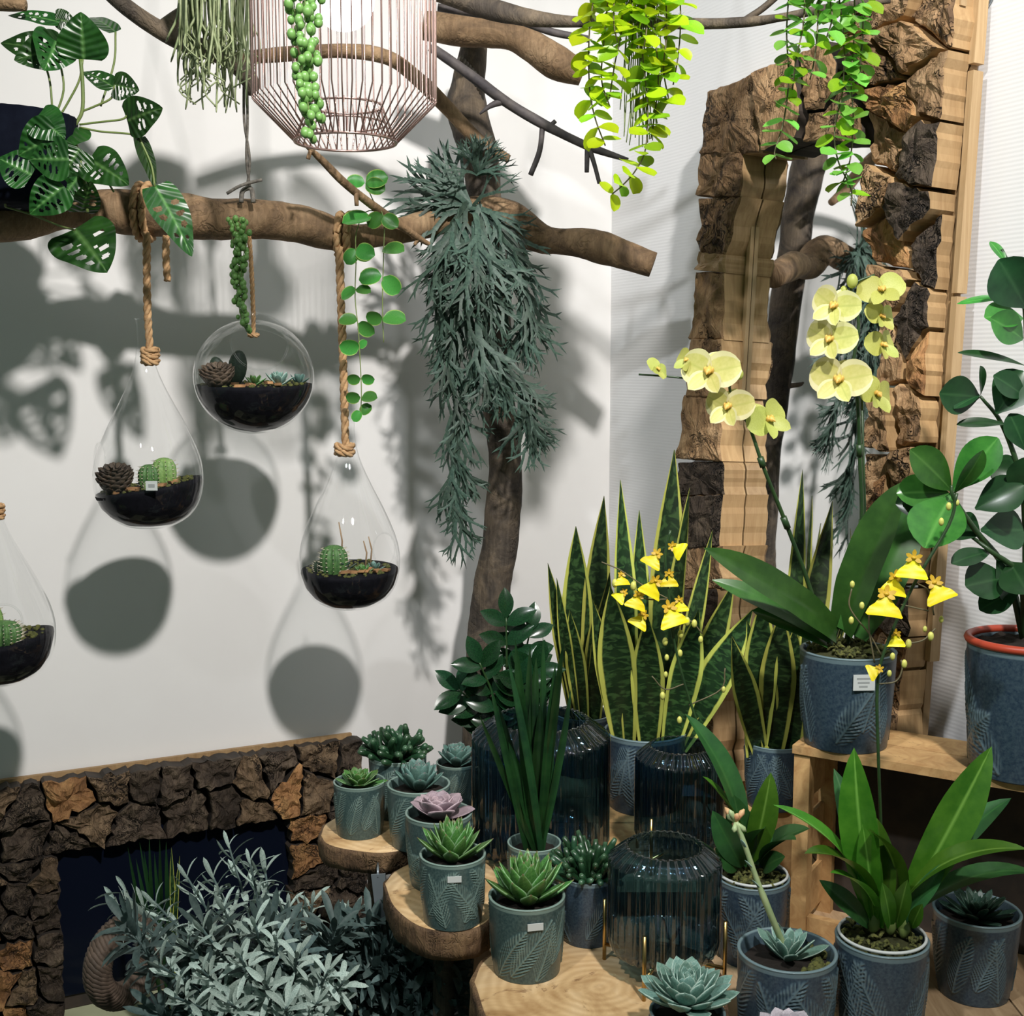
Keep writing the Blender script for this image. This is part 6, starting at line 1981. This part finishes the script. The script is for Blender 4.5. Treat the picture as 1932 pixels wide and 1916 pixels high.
for s_ in ([(152, 112, YM), (156, 160, YM), (155, 210, YM), (140, 245, YM), (150, 300, YM), (160, 345, YM), (165, 400, YM)], [(155, 210, YM), (180, 200, YM), (210, 185, YM), (216, 162, YM)], [(150, 235, YM), (190, 230, YM), (230, 225, YM), (242, 215, YM)], [(150, 240, YM), (190, 248, YM), (240, 252, YM), (262, 258, YM)], [(100, 230, YM), (120, 170, YM), (112, 110, YM)], [(100, 230, YM), (95, 160, YM), (85, 120, YM)], [(10, 390, YM - .05), (60, 405, YM - .05), (110, 425, YM - .05), (142, 434, YM - .05)], [(160, 330, YM), (150, 300, YM), (168, 300, YM)], [(10, 390, YM - .06), (10, 345, YM - .06), (40, 330, YM - .06), (75, 350, YM - .04), (95, 370, YM)], [(100, 240, YM), (130, 190, YM), (150, 150, YM), (156, 112, YM)], [(170, 310, YM), (200, 340, YM), (215, 362, YM)], [(262, 258, YM), (285, 310, YM), (292, 352, YM)], [(190, 200, YM + .05), (215, 120, YM + .08), (218, 60, YM + .1)]):
    pth = pix_path(s_, 5)
    build('vine_stem', MB().tube(pth, 0.0032 if s_[0][0] == 152 else 0.0019, 6), M['stem'], mo_)
pc_ = P(35, 455, 2.13)
pr_ = S(122, pc_)
zb_ = pc_.z
ht_ = P(35, 225, 2.13).z - zb_
build('dark_pot', MB().lathe([(0.002, zb_ + 0.055), (pr_ * 0.72, zb_ + 0.055), (pr_ * 0.8, zb_ + 0.065), (pr_, zb_ + ht_), (pr_ * 0.95, zb_ + ht_), (pr_ * 0.9, zb_ + ht_ * 0.85), (0.002, zb_ + ht_ * 0.85)], 96, (pc_.x, pc_.y - 0.02, 0), lambda a, zz: 1 + 0.012 * math.cos(30 * a)), M['navy_pot'], mo_)

# ================================================================== silver bush and its neighbours
sil = thing('silver_bush', (-0.36, 1.82, LOW), 'bushy silver leaved plant in a dark pot before the low mirror', 'potted plant')
SC = Vector((-0.36, 1.86, 0.33))
sl = [leaf_mb(1.0, 0.19, pr_lance(0.68, 0.6), 4, 7, b, 0.25).mesh('leaf', M['silver']) for b in (0.7, 1.2, -0.7)]
sld = [leaf_mb(1.0, 0.19, pr_lance(0.68, 0.6), 4, 6, b, 0.25) for b in (0.5, 0.9, -0.4)]


def shoot_mb(seed, n=30):
    rg = random.Random(seed)
    mb = MB().tube([(0, 0.0, 0), (0.01, 0.4, 0.02), (0, 0.8, 0)], 0.012, 5)
    for i in range(n):
        f = 0.25 + 0.57 * i / n
        a = i * 2.4
        e = 0.5 + 0.9 * (i / n) ** 2
        d = Vector((math.cos(a), e, math.sin(a)))
        mb.merge(rg.choice(sld), orient((0, f, 0), d, Vector((-math.cos(a) * 0.5, 1, -math.sin(a) * 0.5)), 0.36 * rg.uniform(0.8, 1.15)))
    return mb


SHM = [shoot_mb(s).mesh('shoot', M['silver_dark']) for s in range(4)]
shoots = []
tips = [(430, 1590, 2.0), (470, 1620, 1.92), (400, 1650, 1.95), (350, 1650, 1.9), (290, 1700, 1.86), (230, 1680, 2.0), (265, 1740, 1.84), (210, 1700, 1.98), (500, 1640, 1.95), (545, 1710, 1.9), (590, 1700, 1.88), (380, 1750, 1.75), (300, 1820, 1.7), (330, 1880, 1.66), (450, 1800, 1.68), (500, 1850, 1.64), (560, 1800, 1.68), (620, 1830, 1.66), (650, 1850, 1.66), (600, 1890, 1.62), (430, 1890, 1.62), (690, 1760, 1.86), (670, 1720, 1.88), (540, 1900, 1.62), (380, 1830, 1.68), (480, 1740, 1.74), (420, 1710, 1.8), (520, 1770, 1.72), (350, 1780, 1.74)]
for i, (tx, ty, Y) in enumerate(tips):
    tip = P(tx, ty, Y)
    base = Vector((SC.x, SC.y, 0.36)).lerp(tip, 0.35)
    d = tip - base
    L = d.length
    pth = [base, base.lerp(tip, 0.5) + UP * 0.015, tip]
    pth = [Vector(q) for q in smooth_path([tuple(p) for p in pth], 5)]
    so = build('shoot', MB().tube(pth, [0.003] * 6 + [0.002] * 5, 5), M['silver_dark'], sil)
    if i < 29:
        ax = d.normalized()
        x = ax.orthogonal().normalized()
        y = ax.cross(x)
        n = 22
        for k in range(n):
            f = 0.42 + 0.58 * k / n
            j = min(len(pth) - 2, int(f * (len(pth) - 1)))
            p = pth[j].lerp(pth[j + 1], f * (len(pth) - 1) - j)
            a = k * 2.4
            o_ = x * math.cos(a) + y * math.sin(a)
            dd = ax * (0.25 + 1.3 * (k / n) ** 3) + o_
            link('leaf', sl[k % 3], orient(p, dd, ax - o_ * 0.4, S(rnd(50, 80) * (1.05 - 0.35 * k / n), p)), so)
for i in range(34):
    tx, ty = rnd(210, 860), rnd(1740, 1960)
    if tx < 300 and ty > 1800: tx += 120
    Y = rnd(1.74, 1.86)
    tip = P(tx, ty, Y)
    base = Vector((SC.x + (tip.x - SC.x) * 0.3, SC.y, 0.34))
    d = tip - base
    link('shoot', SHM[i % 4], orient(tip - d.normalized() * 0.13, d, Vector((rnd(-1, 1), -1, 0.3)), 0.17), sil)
for (tx, ty) in ((800, 1800), (840, 1850), (860, 1880), (780, 1870), (760, 1760), (720, 1800), (820, 1830), (740, 1850), (690, 1830), (850, 1820), (800, 1900), (700, 1900)):
    tip = P(tx, ty, 1.80)
    base = tip + Vector((-0.10, 0.04, -0.16))
    link('shoot', SHM[tx % 4], orient(tip - (tip - base).normalized() * 0.14, tip - base, Vector((0, -1, 0.3)), 0.18), sil)
    build('shoot_stem', MB().tube([Vector((-0.30, 1.86, 0.38)), base, tip], 0.003, 5), M['silver_dark'], sil)
build('dark_pot', MB().lathe([(0.002, LOW), (0.10, LOW), (0.13, 0.40), (0.12, 0.40), (0.11, 0.36), (0.002, 0.36)], 40, (SC.x, SC.y, 0)), M['black'], sil)

gr = thing('dark_grass', (-0.70, 2.26, LOW), 'dark grassy tuft in a black pot behind the silver bush', 'potted plant')
gb = Vector((-0.66, 2.24, LOW))
build('dark_pot', MB().lathe([(0.002, LOW), (0.045, LOW), (0.055, LOW + 0.12), (0.05, LOW + 0.12), (0.045, LOW + 0.10), (0.002, LOW + 0.10)], 28, (gb.x, gb.y, 0)), M['black'], gr)
for (tx, ty, w) in ((262, 1590, 8), (280, 1580, 8), (300, 1585, 9), (240, 1600, 8), (312, 1590, 10), (322, 1600, 12), (338, 1615, 10), (255, 1620, 9), (290, 1610, 9), (270, 1605, 8)):
    p1 = P(tx, ty, 2.24)
    p0 = gb + Vector((rnd(-0.02, 0.02), rnd(-0.02, 0.02), 0.10))
    leaf_between('blade', gr, p0, p1, S(w, p1), leaf_mb, Vector((0, -1, 0.2)), M['snake'] if tx > 318 else M['aloe'], prof=pr_strap, nx=4, ny=10, bend=0.3, fold=0.2)

wr_ = thing('wicker_wreath', P(215, 1895, 2.05), 'round brown wicker wreath standing before the low mirror', 'wreath')
wc = P(235, 1812, 2.06)
wr0, wr1 = S(64, wc), S(26, wc)
ax_ = Vector((0.85, -0.5, 0.05)).normalized()
x_ = ax_.orthogonal().normalized()
y_ = ax_.cross(x_)
for k in range(11):
    pts = []
    for j in range(61):
        a = 2 * math.pi * j / 60
        d = x_ * math.cos(a) + y_ * math.sin(a)
        b = 5 * a + k * 2 * math.pi / 11
        pts.append(wc + d * (wr0 + wr1 * 0.8 * math.cos(b)) + ax_ * wr1 * 0.8 * math.sin(b))
    build('cane', MB().tube(pts, wr1 * 0.24, 6, False), M['wicker'], wr_)

# ================================================================== hanging pots above the trailing plants
def hanging_pot(owner, px, Y, rpx, mat_):
    c = P(px, -22, Y)
    r = S(rpx, c)
    build('hanging_pot', MB().lathe([(0.002, c.z), (r * 0.75, c.z), (r, c.z + r * 1.2), (r * 0.93, c.z + r * 1.2), (r * 0.88, c.z + r * 1.05), (0.002, c.z + r * 1.05)], 32, (c.x, c.y, 0)), mat_, owner)
    for k in range(3):
        a = 2 * math.pi * k / 3 + 0.4
        build('hanger_cord', MB().tube([(c.x + math.cos(a) * r, c.y + math.sin(a) * r, c.z + r * 1.15), (c.x, c.y, c.z + r * 1.2 + 0.22), (c.x, c.y, 3.1)], 0.0012, 5), M['twine'], owner)


vs = sorted([o for o in bpy.data.objects if o.name.startswith('trailing_vine')], key=lambda o: o.name)
hanging_pot(vs[0], 1205, Y1, 72, M['navy_pot'])
hanging_pot(vs[1], 1556, Y2, 66, M['navy_pot'])
hanging_pot(rh, 405, 2.10, 62, M['navy_pot'])
ps_ = sorted([o for o in bpy.data.objects if o.name.startswith('string_of_pearls')], key=lambda o: o.name)
for x in (552, 575, 600):
    p = P(x, -28, 1.83)
    build('hanger_cord', MB().tube([p, (P(575, -28, 1.83).x, p.y, p.z + 0.15), (P(575, -28, 1.83).x, p.y, 3.1)], 0.001, 5), M['stem'], ps_[0])
